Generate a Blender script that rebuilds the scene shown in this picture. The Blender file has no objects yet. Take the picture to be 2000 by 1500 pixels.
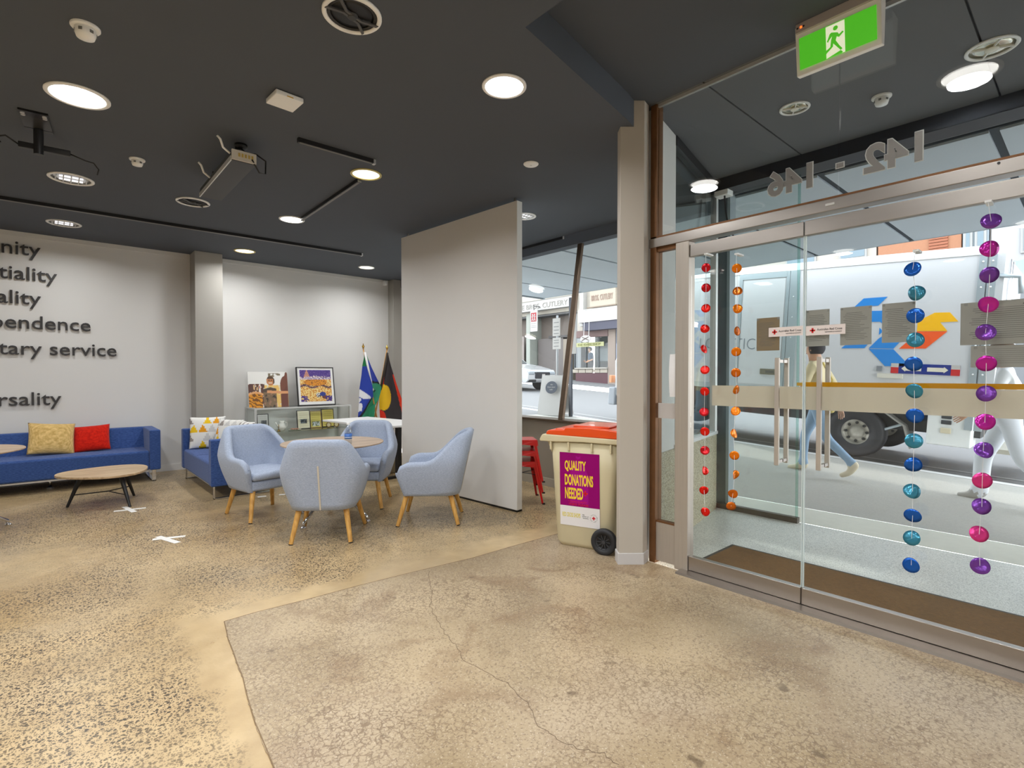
import bpy, bmesh, math, random
from mathutils import Vector, Matrix, Euler
random.seed(7)
S = bpy.context.scene
C = S.collection
PI = math.pi

# ------------------------------------------------------------------ camera, sky, sun, exposure
cam = bpy.data.objects.new('camera', bpy.data.cameras.new('camera'))
C.objects.link(cam)
cam.location = (0, 0, 1.35)
cam.rotation_euler = (math.radians(90 - 0.927), 0, math.radians(-41.58))
cam.data.sensor_width = 36
cam.data.lens = 18.36
cam.data.clip_start = .05
cam.data.clip_end = 300
S.camera = cam
W = bpy.data.worlds.new('sky'); S.world = W; W.use_nodes = True
wn = W.node_tree.nodes; wl = W.node_tree.links
bg = wn['Background']
geo = wn.new('ShaderNodeTexCoord'); sep = wn.new('ShaderNodeSeparateXYZ'); rmp = wn.new('ShaderNodeValToRGB')
wl.new(geo.outputs['Generated'], sep.inputs[0]); wl.new(sep.outputs['Z'], rmp.inputs[0]); wl.new(rmp.outputs[0], bg.inputs[0])
rmp.color_ramp.elements[0].position = 0.0; rmp.color_ramp.elements[0].color = (.97, .98, 1, 1)
rmp.color_ramp.elements[1].position = .8; rmp.color_ramp.elements[1].color = (.82, .90, 1, 1)
bg.inputs[1].default_value = 5.0
sun = bpy.data.objects.new('sun', bpy.data.lights.new('sun', 'SUN')); C.objects.link(sun)
sun.data.energy = 1.5; sun.data.angle = math.radians(3); sun.data.color = (1, .96, .9)
sun.rotation_euler = Vector((-.30, -.62, -1.0)).to_track_quat('-Z', 'Y').to_euler()
S.view_settings.view_transform = 'Standard'
S.view_settings.look = 'None'
S.view_settings.gamma = 1
S.view_settings.use_curve_mapping = False
S.view_settings.exposure = 0.0
S.cycles.use_denoising = True
S.cycles.max_bounces = 10
S.cycles.transparent_max_bounces = 24
S.cycles.sample_clamp_indirect = 6
LAMP_W = 14.0          # radiant watts of one ceiling downlight

# ------------------------------------------------------------------ materials
def lin(c):
    return tuple(((v / 255) / 12.92 if v / 255 <= .04045 else ((v / 255 + .055) / 1.055) ** 2.4) for v in c) + (1,)
MATS = {}
def mat(name, rgb, rough=.5, metal=0, var=0, vscale=6, bump=0, bscale=80, emit=0, spec=.5, coat=0, stretch=None, trans=0):
    if name in MATS: return MATS[name]
    m = bpy.data.materials.new(name); m.use_nodes = True
    n = m.node_tree.nodes; l = m.node_tree.links
    b = n['Principled BSDF']
    b.inputs['Base Color'].default_value = lin(rgb)
    b.inputs['Roughness'].default_value = rough
    b.inputs['Metallic'].default_value = metal
    b.inputs['Specular IOR Level'].default_value = spec
    b.inputs['Coat Weight'].default_value = coat
    if emit:
        b.inputs['Emission Color'].default_value = lin(rgb); b.inputs['Emission Strength'].default_value = emit
    if var or bump:
        tc = n.new('ShaderNodeTexCoord'); mp = n.new('ShaderNodeMapping')
        l.new(tc.outputs['Object'], mp.inputs[0])
        if stretch: mp.inputs['Scale'].default_value = stretch
        if var:
            no = n.new('ShaderNodeTexNoise'); no.inputs['Scale'].default_value = vscale; no.inputs['Detail'].default_value = 6
            l.new(mp.outputs[0], no.inputs['Vector'])
            mx = n.new('ShaderNodeMix'); mx.data_type = 'RGBA'
            c = lin(rgb)
            mx.inputs[6].default_value = tuple(v * (1 - var) for v in c[:3]) + (1,)
            mx.inputs[7].default_value = tuple(min(1, v * (1 + var)) for v in c[:3]) + (1,)
            l.new(no.outputs['Fac'], mx.inputs[0]); l.new(mx.outputs[2], b.inputs['Base Color'])
        if bump:
            nb = n.new('ShaderNodeTexNoise'); nb.inputs['Scale'].default_value = bscale
            l.new(mp.outputs[0], nb.inputs['Vector'])
            bu = n.new('ShaderNodeBump'); bu.inputs['Strength'].default_value = bump; bu.inputs['Distance'].default_value = .01
            l.new(nb.outputs['Fac'], bu.inputs['Height']); l.new(bu.outputs[0], b.inputs['Normal'])
    MATS[name] = m
    return m
def glass_mat(name, tint, base=.04, dirt=0):
    m = bpy.data.materials.new(name); m.use_nodes = True
    n = m.node_tree.nodes; l = m.node_tree.links; n.clear()
    out = n.new('ShaderNodeOutputMaterial'); mix = n.new('ShaderNodeMixShader')
    tr = n.new('ShaderNodeBsdfTransparent'); tr.inputs[0].default_value = tint + (1,)
    gl = n.new('ShaderNodeBsdfGlossy'); gl.inputs['Roughness'].default_value = .0
    lw = n.new('ShaderNodeLayerWeight'); lw.inputs[0].default_value = .5
    pw = n.new('ShaderNodeMath'); pw.operation = 'POWER'; pw.inputs[1].default_value = 5
    ma = n.new('ShaderNodeMath'); ma.operation = 'MULTIPLY_ADD'; ma.inputs[1].default_value = 1 - base; ma.inputs[2].default_value = base
    l.new(lw.outputs['Facing'], pw.inputs[0]); l.new(pw.outputs[0], ma.inputs[0]); l.new(ma.outputs[0], mix.inputs[0])
    l.new(tr.outputs[0], mix.inputs[1]); l.new(gl.outputs[0], mix.inputs[2]); l.new(mix.outputs[0], out.inputs[0])
    return m
def film_mat(name, rgb, alpha, transl=.5):
    """printed film or paper stuck on glass: lets some light through"""
    m = bpy.data.materials.new(name); m.use_nodes = True
    n = m.node_tree.nodes; l = m.node_tree.links; n.clear()
    out = n.new('ShaderNodeOutputMaterial'); mix = n.new('ShaderNodeMixShader'); mx2 = n.new('ShaderNodeMixShader')
    tr = n.new('ShaderNodeBsdfTransparent'); d = n.new('ShaderNodeBsdfDiffuse'); t = n.new('ShaderNodeBsdfTranslucent')
    d.inputs[0].default_value = lin(rgb); t.inputs[0].default_value = lin(rgb)
    mx2.inputs[0].default_value = transl; mix.inputs[0].default_value = alpha
    l.new(d.outputs[0], mx2.inputs[1]); l.new(t.outputs[0], mx2.inputs[2])
    l.new(tr.outputs[0], mix.inputs[1]); l.new(mx2.outputs[0], mix.inputs[2]); l.new(mix.outputs[0], out.inputs[0])
    return m
def attr_mat(name, rough=.6):
    m = bpy.data.materials.new(name); m.use_nodes = True
    n = m.node_tree.nodes; l = m.node_tree.links
    a = n.new('ShaderNodeAttribute'); a.attribute_name = 'Col'
    l.new(a.outputs['Color'], n['Principled BSDF'].inputs['Base Color'])
    n['Principled BSDF'].inputs['Roughness'].default_value = rough
    return m
def wood_mat(name, c1, c2, scale=3, stretch=(1, 14, 14), rough=.45):
    m = bpy.data.materials.new(name); m.use_nodes = True
    n = m.node_tree.nodes; l = m.node_tree.links; b = n['Principled BSDF']
    tc = n.new('ShaderNodeTexCoord'); mp = n.new('ShaderNodeMapping'); mp.inputs['Scale'].default_value = stretch
    no = n.new('ShaderNodeTexNoise'); no.inputs['Scale'].default_value = scale; no.inputs['Detail'].default_value = 8; no.inputs['Distortion'].default_value = .6
    r = n.new('ShaderNodeValToRGB'); r.color_ramp.elements[0].position = .35; r.color_ramp.elements[1].position = .68
    r.color_ramp.elements[0].color = lin(c1); r.color_ramp.elements[1].color = lin(c2)
    l.new(tc.outputs['Object'], mp.inputs[0]); l.new(mp.outputs[0], no.inputs['Vector']); l.new(no.outputs['Fac'], r.inputs[0]); l.new(r.outputs[0], b.inputs['Base Color'])
    b.inputs['Roughness'].default_value = rough
    return m
def fabric_mat(name, c1, c2, scale=240, rough=.95):
    m = bpy.data.materials.new(name); m.use_nodes = True
    n = m.node_tree.nodes; l = m.node_tree.links; b = n['Principled BSDF']
    tc = n.new('ShaderNodeTexCoord'); mp = n.new('ShaderNodeMapping'); mp.inputs['Scale'].default_value = (.35, .35, 2.2)
    no = n.new('ShaderNodeTexNoise'); no.inputs['Scale'].default_value = scale * .45; no.inputs['Detail'].default_value = 3
    r = n.new('ShaderNodeValToRGB'); r.color_ramp.elements[0].position = .36; r.color_ramp.elements[1].position = .64
    r.color_ramp.elements[0].color = lin(c1); r.color_ramp.elements[1].color = lin(c2)
    bu = n.new('ShaderNodeBump'); bu.inputs['Strength'].default_value = .25; bu.inputs['Distance'].default_value = .003
    l.new(tc.outputs['Object'], mp.inputs[0]); l.new(mp.outputs[0], no.inputs['Vector']); l.new(no.outputs['Fac'], r.inputs[0])
    l.new(r.outputs[0], b.inputs['Base Color']); l.new(no.outputs['Fac'], bu.inputs['Height']); l.new(bu.outputs[0], b.inputs['Normal'])
    b.inputs['Roughness'].default_value = rough; b.inputs['Specular IOR Level'].default_value = .2
    b.inputs['Sheen Weight'].default_value = .15
    return m

# floor materials ---------------------------------------------------------------
def concrete_floor(name, aggregate):
    m = bpy.data.materials.new(name); m.use_nodes = True
    n = m.node_tree.nodes; l = m.node_tree.links; b = n['Principled BSDF']
    tc = n.new('ShaderNodeTexCoord'); P = tc.outputs['Object']
    def noise(s, det=5, dist=0, vec=None):
        x = n.new('ShaderNodeTexNoise'); x.inputs['Scale'].default_value = s; x.inputs['Detail'].default_value = det; x.inputs['Distortion'].default_value = dist
        l.new(vec or P, x.inputs['Vector']); return x.outputs['Fac']
    def ramp(src, p0, p1, c0=(0, 0, 0, 1), c1=(1, 1, 1, 1)):
        x = n.new('ShaderNodeValToRGB'); x.color_ramp.elements[0].position = p0; x.color_ramp.elements[1].position = p1
        x.color_ramp.elements[0].color = c0; x.color_ramp.elements[1].color = c1; l.new(src, x.inputs[0]); return x.outputs[0]
    def mix(f, a, c, mode='MIX'):
        x = n.new('ShaderNodeMix'); x.data_type = 'RGBA'; x.blend_type = mode
        if isinstance(f, float): x.inputs[0].default_value = f
        else: l.new(f, x.inputs[0])
        for i, v in ((6, a), (7, c)):
            if isinstance(v, tuple): x.inputs[i].default_value = v
            else: l.new(v, x.inputs[i])
        return x.outputs[2]
    def mth(op, a, c):
        x = n.new('ShaderNodeMath'); x.operation = op
        for i, v in ((0, a), (1, c)):
            if isinstance(v, (int, float)): x.inputs[i].default_value = v
            else: l.new(v, x.inputs[i])
        return x.outputs[0]
    if aggregate:
        base = ramp(noise(1.3, 8, .4), .3, .72, lin((178, 150, 106)), lin((212, 187, 145)))
        base = mix(ramp(noise(.7, 4, .8), .45, .75), base, lin((170, 152, 122)))
        base = mix(ramp(noise(9, 6), .35, .75), base, mix(.35, base, lin((140, 112, 76))))
        # exposed stones, thinning out towards the newer slab
        wa = n.new('ShaderNodeTexNoise'); wa.inputs['Scale'].default_value = 60; l.new(P, wa.inputs['Vector'])
        va = n.new('ShaderNodeVectorMath'); va.operation = 'MULTIPLY_ADD'; va.inputs[1].default_value = (.012, .012, 0); l.new(wa.outputs['Color'], va.inputs[0]); l.new(P, va.inputs[2])
        sp = n.new('ShaderNodeSeparateXYZ'); l.new(P, sp.inputs[0])
        dist = mth('MAXIMUM', mth('SUBTRACT', sp.outputs['Y'], 3.19), mth('SUBTRACT', .63, sp.outputs['X']))
        edge = ramp(mth('ADD', dist, mth('MULTIPLY', mth('SUBTRACT', noise(5, 3), .5), .3)), .1, .2)
        big = ramp(noise(1.1, 4, .5), .34, .56)
        stones = None
        for sc, thr, dark in ((58, .36, (48, 44, 40)), (100, .38, (62, 54, 45)), (170, .36, (76, 66, 52))):
            vo = n.new('ShaderNodeTexVoronoi'); vo.inputs['Scale'].default_value = sc; l.new(va.outputs[0], vo.inputs['Vector'])
            inn = ramp(vo.outputs['Distance'], thr - .04, thr + .04, (1, 1, 1, 1), (0, 0, 0, 1))
            sc_ = n.new('ShaderNodeSeparateColor'); l.new(vo.outputs['Color'], sc_.inputs[0])
            pick = ramp(sc_.outputs[0], .30, .32)
            f = mth('MULTIPLY', mth('MULTIPLY', inn, pick), mth('MULTIPLY', edge, mth('ADD', mth('MULTIPLY', big, .78), .22)))
            tone = mix(sc_.outputs[1], lin(dark), lin((94, 80, 62)))
            base = mix(f, base, tone)
        rough = .34
    else:
        base = ramp(noise(1.1, 8, .6), .3, .7, lin((150, 130, 99)), lin((190, 169, 136)))
        base = mix(ramp(noise(2.6, 7, 1.2), .52, .75), base, lin((140, 114, 84)))
        base = mix(ramp(noise(.6, 3), .5, .7), base, lin((184, 166, 142)))
        # crazing and small pits
        wn_ = n.new('ShaderNodeTexNoise'); wn_.inputs['Scale'].default_value = 26; wn_.inputs['Detail'].default_value = 6; l.new(P, wn_.inputs['Vector'])
        va = n.new('ShaderNodeVectorMath'); va.operation = 'MULTIPLY_ADD'; va.inputs[1].default_value = (.05, .05, 0); l.new(wn_.outputs['Color'], va.inputs[0]); l.new(P, va.inputs[2])
        vo = n.new('ShaderNodeTexVoronoi'); vo.feature = 'DISTANCE_TO_EDGE'; vo.inputs['Scale'].default_value = 34; l.new(va.outputs[0], vo.inputs['Vector'])
        cr = mth('MULTIPLY', ramp(vo.outputs['Distance'], .02, .09, (1, 1, 1, 1), (0, 0, 0, 1)), mth('MULTIPLY', ramp(noise(1.7, 4), .36, .62), .8))
        base = mix(cr, base, lin((112, 90, 66)))
        base = mix(mth('MULTIPLY', ramp(noise(95, 4), .54, .64), .7), base, lin((118, 98, 76)))
        base = mix(mth('MULTIPLY', ramp(noise(150, 3), .60, .68), .45), base, lin((222, 208, 186)))
        base = mix(mth('MULTIPLY', ramp(noise(7, 2), .70, .76), .7), base, lin((92, 74, 54)))
        rough = .37
    l.new(base, b.inputs['Base Color'])
    rr = n.new('ShaderNodeMapRange'); l.new(noise(2.2, 5), rr.inputs[0]); rr.inputs[3].default_value = rough - .14; rr.inputs[4].default_value = rough + .12
    l.new(rr.outputs[0], b.inputs['Roughness'])
    bu = n.new('ShaderNodeBump'); bu.inputs['Strength'].default_value = .12; bu.inputs['Distance'].default_value = .004
    l.new(noise(70, 4), bu.inputs['Height']); l.new(bu.outputs[0], b.inputs['Normal'])
    return m
def speckle(name, base, a, c, scale=260, rough=.5):
    m = bpy.data.materials.new(name); m.use_nodes = True
    n = m.node_tree.nodes; l = m.node_tree.links; b = n['Principled BSDF']
    tc = n.new('ShaderNodeTexCoord'); vo = n.new('ShaderNodeTexVoronoi'); vo.inputs['Scale'].default_value = scale
    l.new(tc.outputs['Object'], vo.inputs['Vector'])
    sc = n.new('ShaderNodeSeparateColor'); l.new(vo.outputs['Color'], sc.inputs[0])
    r = n.new('ShaderNodeValToRGB'); r.color_ramp.interpolation = 'CONSTANT'
    r.color_ramp.elements[0].color = lin(a); e = r.color_ramp.elements[1]; e.position = .22; e.color = lin(base)
    e2 = r.color_ramp.elements.new(.8); e2.color = lin(c)
    l.new(sc.outputs[0], r.inputs[0]); l.new(r.outputs[0], b.inputs['Base Color']); b.inputs['Roughness'].default_value = rough
    return m

FLOOR_A = concrete_floor('exposed aggregate concrete', True)
FLOOR_B = concrete_floor('smooth worn concrete', False)
WHITE = mat('white wall paint', (226, 224, 220), .7, var=.02, vscale=1.5)
BEIGE = mat('warm grey paint', (192, 184, 172), .65, var=.03, vscale=2)
COLGREY = mat('grey column paint', (168, 164, 156), .7, var=.03, vscale=2)
CEIL = mat('charcoal ceiling paint', (82, 87, 95), .85, var=.06, vscale=1.2)
BLACK = mat('black plastic', (22, 22, 23), .45)
SATBLACK = mat('black powder coat', (30, 30, 32), .4)
WHITEP = mat('white plastic', (248, 248, 246), .4)
STEEL = mat('brushed stainless steel', (178, 170, 162), .36, 1, var=.10, vscale=4, stretch=(40, .6, 3))
STEELV = mat('brushed upright steel', (190, 181, 170), .45, .6, var=.12, vscale=4, stretch=(30, 30, .7))
CHROME = mat('chrome', (225, 225, 228), .07, 1)
ALU = mat('satin aluminium', (214, 214, 212), .45, .6)
BRONZE = mat('bronze window frame', (104, 88, 74), .35, .8, var=.15, vscale=20)
COPPER = mat('worn copper brown frame', (120, 82, 50), .45, .5, var=.25, vscale=14)
GLASS = glass_mat('clear glass', (.975, .988, .985), .03)
GLASSG = glass_mat('green edged glass', (.94, .975, .965), .03)
EMISS = mat('lamp lens', (255, 252, 246), .4, emit=9)
EMISW = mat('warm lamp lens', (255, 243, 214), .4, emit=3.5)
CHAIRF = fabric_mat('pale blue grey woven fabric', (152, 163, 184), (180, 190, 208), 480)
SOFAF = fabric_mat('royal blue wool fabric', (46, 70, 124), (68, 95, 152))
OAK = wood_mat('oak legs', (190, 138, 66), (222, 172, 92), 4, (12, 12, 1.2))
OAKTOP = wood_mat('pale oak laminate', (166, 138, 104), (208, 182, 146), 3, (1.2, 14, 10))
OAKTOP2 = wood_mat('grey brown oak laminate', (158, 134, 112), (192, 168, 142), 3, (1.2, 14, 10))
PRINT = attr_mat('printed colours')
CLOTH = attr_mat('dyed cloth', .85)

# ------------------------------------------------------------------ mesh helpers
class M:
    def __init__(s, T=None): s.v = []; s.f = []; s.T = T or Matrix()
    def add(s, vs, fs):
        o = len(s.v); s.v += [tuple(s.T @ Vector(p)) for p in vs]; s.f += [tuple(i + o for i in f) for f in fs]; return s
    def box(s, x0, x1, y0, y1, z0, z1):
        return s.add([(x0, y0, z0), (x1, y0, z0), (x1, y1, z0), (x0, y1, z0), (x0, y0, z1), (x1, y0, z1), (x1, y1, z1), (x0, y1, z1)],
                     [(0, 3, 2, 1), (4, 5, 6, 7), (0, 1, 5, 4), (1, 2, 6, 5), (2, 3, 7, 6), (3, 0, 4, 7)])
    def bar(s, a, b, w, h, up=(0, 0, 1)):
        a = Vector(a); b = Vector(b); d = (b - a).normalized(); u = Vector(up)
        if abs(d.dot(u)) > .98: u = Vector((0, 1, 0))
        x = d.cross(u).normalized() * w / 2; y = x.cross(d).normalized() * h / 2
        vs = [p + q for p in (a, b) for q in (-x - y, x - y, x + y, -x + y)]
        return s.add(vs, [(0, 1, 2, 3), (7, 6, 5, 4), (0, 4, 5, 1), (1, 5, 6, 2), (2, 6, 7, 3), (3, 7, 4, 0)])
    def cyl(s, a, b, r0, r1=None, n=16):
        r1 = r0 if r1 is None else r1; a = Vector(a); b = Vector(b); d = (b - a).normalized()
        x = d.orthogonal().normalized(); y = d.cross(x)
        vs = []
        for p, r in ((a, r0), (b, r1)):
            vs += [p + (x * math.cos(2 * PI * i / n) + y * math.sin(2 * PI * i / n)) * r for i in range(n)]
        fs = [(i, (i + 1) % n, n + (i + 1) % n, n + i) for i in range(n)] + [tuple(range(n - 1, -1, -1)), tuple(range(n, 2 * n))]
        return s.add(vs, fs)
    def tube(s, pts, r, n=8):
        pts = [Vector(p) for p in pts]; vs = []; px = None
        for i, p in enumerate(pts):
            d = (pts[min(i + 1, len(pts) - 1)] - pts[max(i - 1, 0)]).normalized()
            x = d.orthogonal().normalized() if px is None else (px - d * px.dot(d)).normalized()
            px = x; y = d.cross(x)
            vs += [p + (x * math.cos(2 * PI * k / n) + y * math.sin(2 * PI * k / n)) * r for k in range(n)]
        fs = []
        for i in range(len(pts) - 1):
            fs += [(i * n + k, i * n + (k + 1) % n, (i + 1) * n + (k + 1) % n, (i + 1) * n + k) for k in range(n)]
        fs += [tuple(range(n - 1, -1, -1)), tuple((len(pts) - 1) * n + k for k in range(n))]
        return s.add(vs, fs)
    def lathe(s, prof, n=32, c=(0, 0, 0), close=False):
        vs = [(c[0] + r * math.cos(2 * PI * k / n), c[1] + r * math.sin(2 * PI * k / n), c[2] + z) for r, z in prof for k in range(n)]
        fs = []
        m = len(prof)
        for i in range(m if close else m - 1):
            j = (i + 1) % m
            fs += [(i * n + k, i * n + (k + 1) % n, j * n + (k + 1) % n, j * n + k) for k in range(n)]
        if not close:
            fs += [tuple(range(n - 1, -1, -1)), tuple((m - 1) * n + k for k in range(n))]
        return s.add(vs, fs)
    def prism(s, poly, z0, z1, f=None):
        f = f or (lambda a, b, c: (a, b, c)); n = len(poly)
        vs = [f(x, y, z0) for x, y in poly] + [f(x, y, z1) for x, y in poly]
        return s.add(vs, [tuple(range(n - 1, -1, -1)), tuple(range(n, 2 * n))] + [(i, (i + 1) % n, n + (i + 1) % n, n + i) for i in range(n)])
    def grid(s, nu, nv, fn):
        vs = [fn(u / nu, v / nv) for v in range(nv + 1) for u in range(nu + 1)]
        return s.add(vs, [(v * (nu + 1) + u, v * (nu + 1) + u + 1, (v + 1) * (nu + 1) + u + 1, (v + 1) * (nu + 1) + u) for v in range(nv) for u in range(nu)])
    def ball(s, c, rx, ry=None, rz=None, n=12):
        ry = ry or rx; rz = rz or rx
        prof = [(math.sin(PI * i / n), -math.cos(PI * i / n)) for i in range(1, n)]
        vs = [(c[0] + rx * r * math.cos(2 * PI * k / n), c[1] + ry * r * math.sin(2 * PI * k / n), c[2] + rz * z) for r, z in prof for k in range(n)]
        fs = [(i * n + k, i * n + (k + 1) % n, (i + 1) * n + (k + 1) % n, (i + 1) * n + k) for i in range(len(prof) - 1) for k in range(n)]
        vs += [(c[0], c[1], c[2] - rz), (c[0], c[1], c[2] + rz)]; q = len(prof) * n
        fs += [(q, (k + 1) % n, k) for k in range(n)] + [(q + 1, q - n + k, q - n + (k + 1) % n) for k in range(n)]
        return s.add(vs, fs)
    def build(s, name, m, parent=None, smooth=False, bevel=0, seg=2, sub=0, solid=0):
        me = bpy.data.meshes.new(name); me.from_pydata(s.v, [], s.f); me.update()
        bm = bmesh.new(); bm.from_mesh(me); bmesh.ops.recalc_face_normals(bm, faces=bm.faces); bm.to_mesh(me); bm.free()
        for x in (m if isinstance(m, (list, tuple)) else [m]): me.materials.append(x)
        o = bpy.data.objects.new(name, me); C.objects.link(o)
        if parent is not None: o.parent = parent
        if smooth: me.polygons.foreach_set('use_smooth', [True] * len(me.polygons))
        if solid:
            q = o.modifiers.new('thick', 'SOLIDIFY'); q.thickness = solid; q.offset = 0
        if bevel:
            q = o.modifiers.new('bevel', 'BEVEL'); q.width = bevel; q.segments = seg; q.limit_method = 'ANGLE'; q.angle_limit = math.radians(40)
            if seg > 1:
                me.polygons.foreach_set('use_smooth', [True] * len(me.polygons))
                w = o.modifiers.new('wn', 'WEIGHTED_NORMAL'); w.keep_sharp = True
        if sub:
            q = o.modifiers.new('sub', 'SUBSURF'); q.levels = sub; q.render_levels = sub
        return o
def thing(name, label, cat, loc=(0, 0, 0), rz=0, group=None, rot=None):
    o = bpy.data.objects.new(name, None); C.objects.link(o); o.empty_display_size = .1
    o.location = loc; o.rotation_euler = rot if rot else (0, 0, rz)
    o['label'] = label; o['category'] = cat
    if group: o['group'] = group
    return o
def struct(name, label=None, parent=None, loc=(0, 0, 0)):
    o = bpy.data.objects.new(name, None); C.objects.link(o); o['kind'] = 'structure'; o.location = loc
    if label: o['label'] = label; o['category'] = 'setting'
    return o
def S_(o, label=None):
    o['kind'] = 'structure'
    if label: o['label'] = label; o['category'] = 'setting'
    return o
def tag(o, label, cat, group=None):
    o['label'] = label; o['category'] = cat
    if group: o['group'] = group
    return o
def dup(root, loc, rz, label, group=None, rot=None):
    r = root.copy(); C.objects.link(r); r.location = loc; r.rotation_euler = rot if rot else (0, 0, rz); r['label'] = label
    if group: r['group'] = group
    for ch in list(root.children):
        c = ch.copy(); C.objects.link(c); c.parent = r
        for g in list(ch.children):
            d = g.copy(); C.objects.link(d); d.parent = c
    return r
def frame(o, right, up, normal):
    """matrix that puts local x, y, z on the given world directions at point o"""
    r = Vector(right).normalized(); u = Vector(up).normalized(); n = Vector(normal).normalized()
    return Matrix(((r.x, u.x, n.x, o[0]), (r.y, u.y, n.y, o[1]), (r.z, u.z, n.z, o[2]), (0, 0, 0, 1)))
def text_mesh(s, depth=.001, bold=0, w=None, h=None):
    """a string as vertices and faces, lower left at the origin, scaled to width w and height h if given"""
    cu = bpy.data.curves.new('txt', 'FONT'); cu.body = s; cu.size = 1; cu.extrude = .5; cu.offset = bold; cu.resolution_u = 3
    ob = bpy.data.objects.new('txt', cu); C.objects.link(ob)
    bpy.context.view_layer.update()
    me = bpy.data.meshes.new_from_object(ob.evaluated_get(bpy.context.evaluated_depsgraph_get()))
    bpy.data.objects.remove(ob); bpy.data.curves.remove(cu)
    vs = [v.co.copy() for v in me.vertices]; fs = [tuple(p.vertices) for p in me.polygons]; bpy.data.meshes.remove(me)
    x0 = min(v.x for v in vs); x1 = max(v.x for v in vs); y0 = min(v.y for v in vs); y1 = max(v.y for v in vs)
    sx = w / (x1 - x0) if w else 1; sy = h / (y1 - y0) if h else sx
    if not w and h: sx = sy
    return [((v.x - x0) * sx, (v.y - y0) * sy, (v.z + .5) * depth) for v in vs], fs, -y0 * sy
def text(name, s, T, m, parent=None, **k):
    vs, fs, base = text_mesh(s, **k)
    q = M(T); q.add(vs, fs); return q.build(name, m, parent)
def islands(vs, fs):
    n = len(vs); p = list(range(n))
    def find(a):
        while p[a] != a: p[a] = p[p[a]]; a = p[a]
        return a
    key = {}
    for i, v in enumerate(vs):
        k = (round(v[0], 5), round(v[1], 5), round(v[2], 5))
        if k in key: p[find(i)] = find(key[k])
        else: key[k] = i
    for f in fs:
        for a in f[1:]: p[find(a)] = find(f[0])
    out = {}
    for f in fs: out.setdefault(find(f[0]), []).append(f)
    isl = [[min(vs[i][0] for f in g for i in f), max(vs[i][0] for f in g for i in f), g] for g in out.values()]
    isl.sort(key=lambda t: -(t[1] - t[0])); groups = []
    for a, b, g in isl:
        for q in groups:
            if min(b, q[1]) - max(a, q[0]) > .5 * (b - a): q[2] = q[2] + g; break
        else: groups.append([a, b, g])
    return sorted(groups)
def letters(name, s, T, m, parent, **k):
    vs, fs, base = text_mesh(s, **k)
    for a, b, g in islands(vs, fs):
        idx = sorted({i for f in g for i in f}); mp = {i: j for j, i in enumerate(idx)}
        q = M(T); q.add([vs[i] for i in idx], [tuple(mp[i] for i in f) for f in g]); q.build(name, m, parent)
def raster(name, nu, nv, fn, col, m, parent=None, solid=0, smooth=True):
    """a surface with one colour per vertex: flat print or dyed cloth"""
    q = M(); q.grid(nu, nv, fn); o = q.build(name, m, parent, smooth=smooth, solid=solid)
    a = o.data.color_attributes.new('Col', 'FLOAT_COLOR', 'POINT')
    for v in range(nv + 1):
        for u in range(nu + 1):
            a.data[v * (nu + 1) + u].color = lin(col(u / nu, v / nv))
    return o
def noise2(x, y, s=0):
    from mathutils import noise
    return noise.noise(Vector((x, y, s * 7.3)))

# ================================================================== SETTING: the room
def gz(x, y):                                      # the street climbs towards +Y
    t = max(0, min(1, (x - 5.75) / 1.6)); t = t * t * (3 - 2 * t)
    return .06 * (y - 1.5) * t
q = M(); q.prism([(-6.5, -4.5), (3.25, -4.5), (3.25, 2.3), (4.6, 2.6), (4.6, 8.8), (-6.5, 8.8)], -.15, 0)
floor = S_(q.build('floor', FLOOR_A), 'polished concrete floor with exposed dark aggregate')
# newer smooth slab, a few millimetres proud, with a broken edge
edge = [(4.55, 3.06), (3.95, 3.055), (3.233, 3.052), (2.718, 3.064), (2.337, 3.062), (1.828, 3.113), (1.471, 3.141), (1.149, 3.151), (.868, 3.173), (.705, 3.169)]
side = [(.69, 3.06), (.672, 2.941), (.66, 2.80), (.645, 2.66), (.634, 2.521), (.612, 2.38), (.598, 2.267), (.585, 2.16), (.579, 2.063), (.565, 1.871), (.55, 1.5), (.5, .8), (.45, -4.4)]
poly = [(3.24, -4.4), (3.24, 2.3), (4.5, 2.62)] + edge + side
rough_poly = []
for i, (x, y) in enumerate(poly):
    rough_poly.append((x, y))
    if 2 <= i < len(poly) - 2:
        x2, y2 = poly[i + 1]; n = 6 if i >= 12 else 3
        for k in range(1, n):
            t = k / n; a = .005 if i >= 12 else .003
            rough_poly.append((x + (x2 - x) * t + random.uniform(-a, a), y + (y2 - y) * t + random.uniform(-a, a) * .6))
q = M(); q.prism(rough_poly, -.02, .004); slab = q.build('concrete_slab', FLOOR_B, floor); slab['label'] = 'smoother pale concrete slab meeting the speckled floor'
crack_pts = [(1.945, 3.05), (1.86, 2.92), (1.80, 2.80), (1.74, 2.70), (1.652, 2.583), (1.60, 2.45), (1.531, 2.248), (1.50, 2.1), (1.456, 1.988), (1.47, 1.85), (1.488, 1.711), (1.458, 1.548), (1.391, 1.419), (1.394, 1.341), (1.415, 1.233), (1.463, 1.156), (1.457, 1.08)]
q = M(); fine = []
for a, b in zip(crack_pts[:-1], crack_pts[1:]):
    for k in range(5):
        t = k / 5; fine.append((a[0] + (b[0] - a[0]) * t + random.uniform(-.008, .008), a[1] + (b[1] - a[1]) * t + random.uniform(-.006, .006)))
for a, b in zip(fine[:-1], fine[1:]):
    q.bar((a[0], a[1], .0042), (b[0], b[1], .0042), .0022, .001)
q.build('crack', mat('dark crack', (104, 86, 68), .9), floor)
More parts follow.
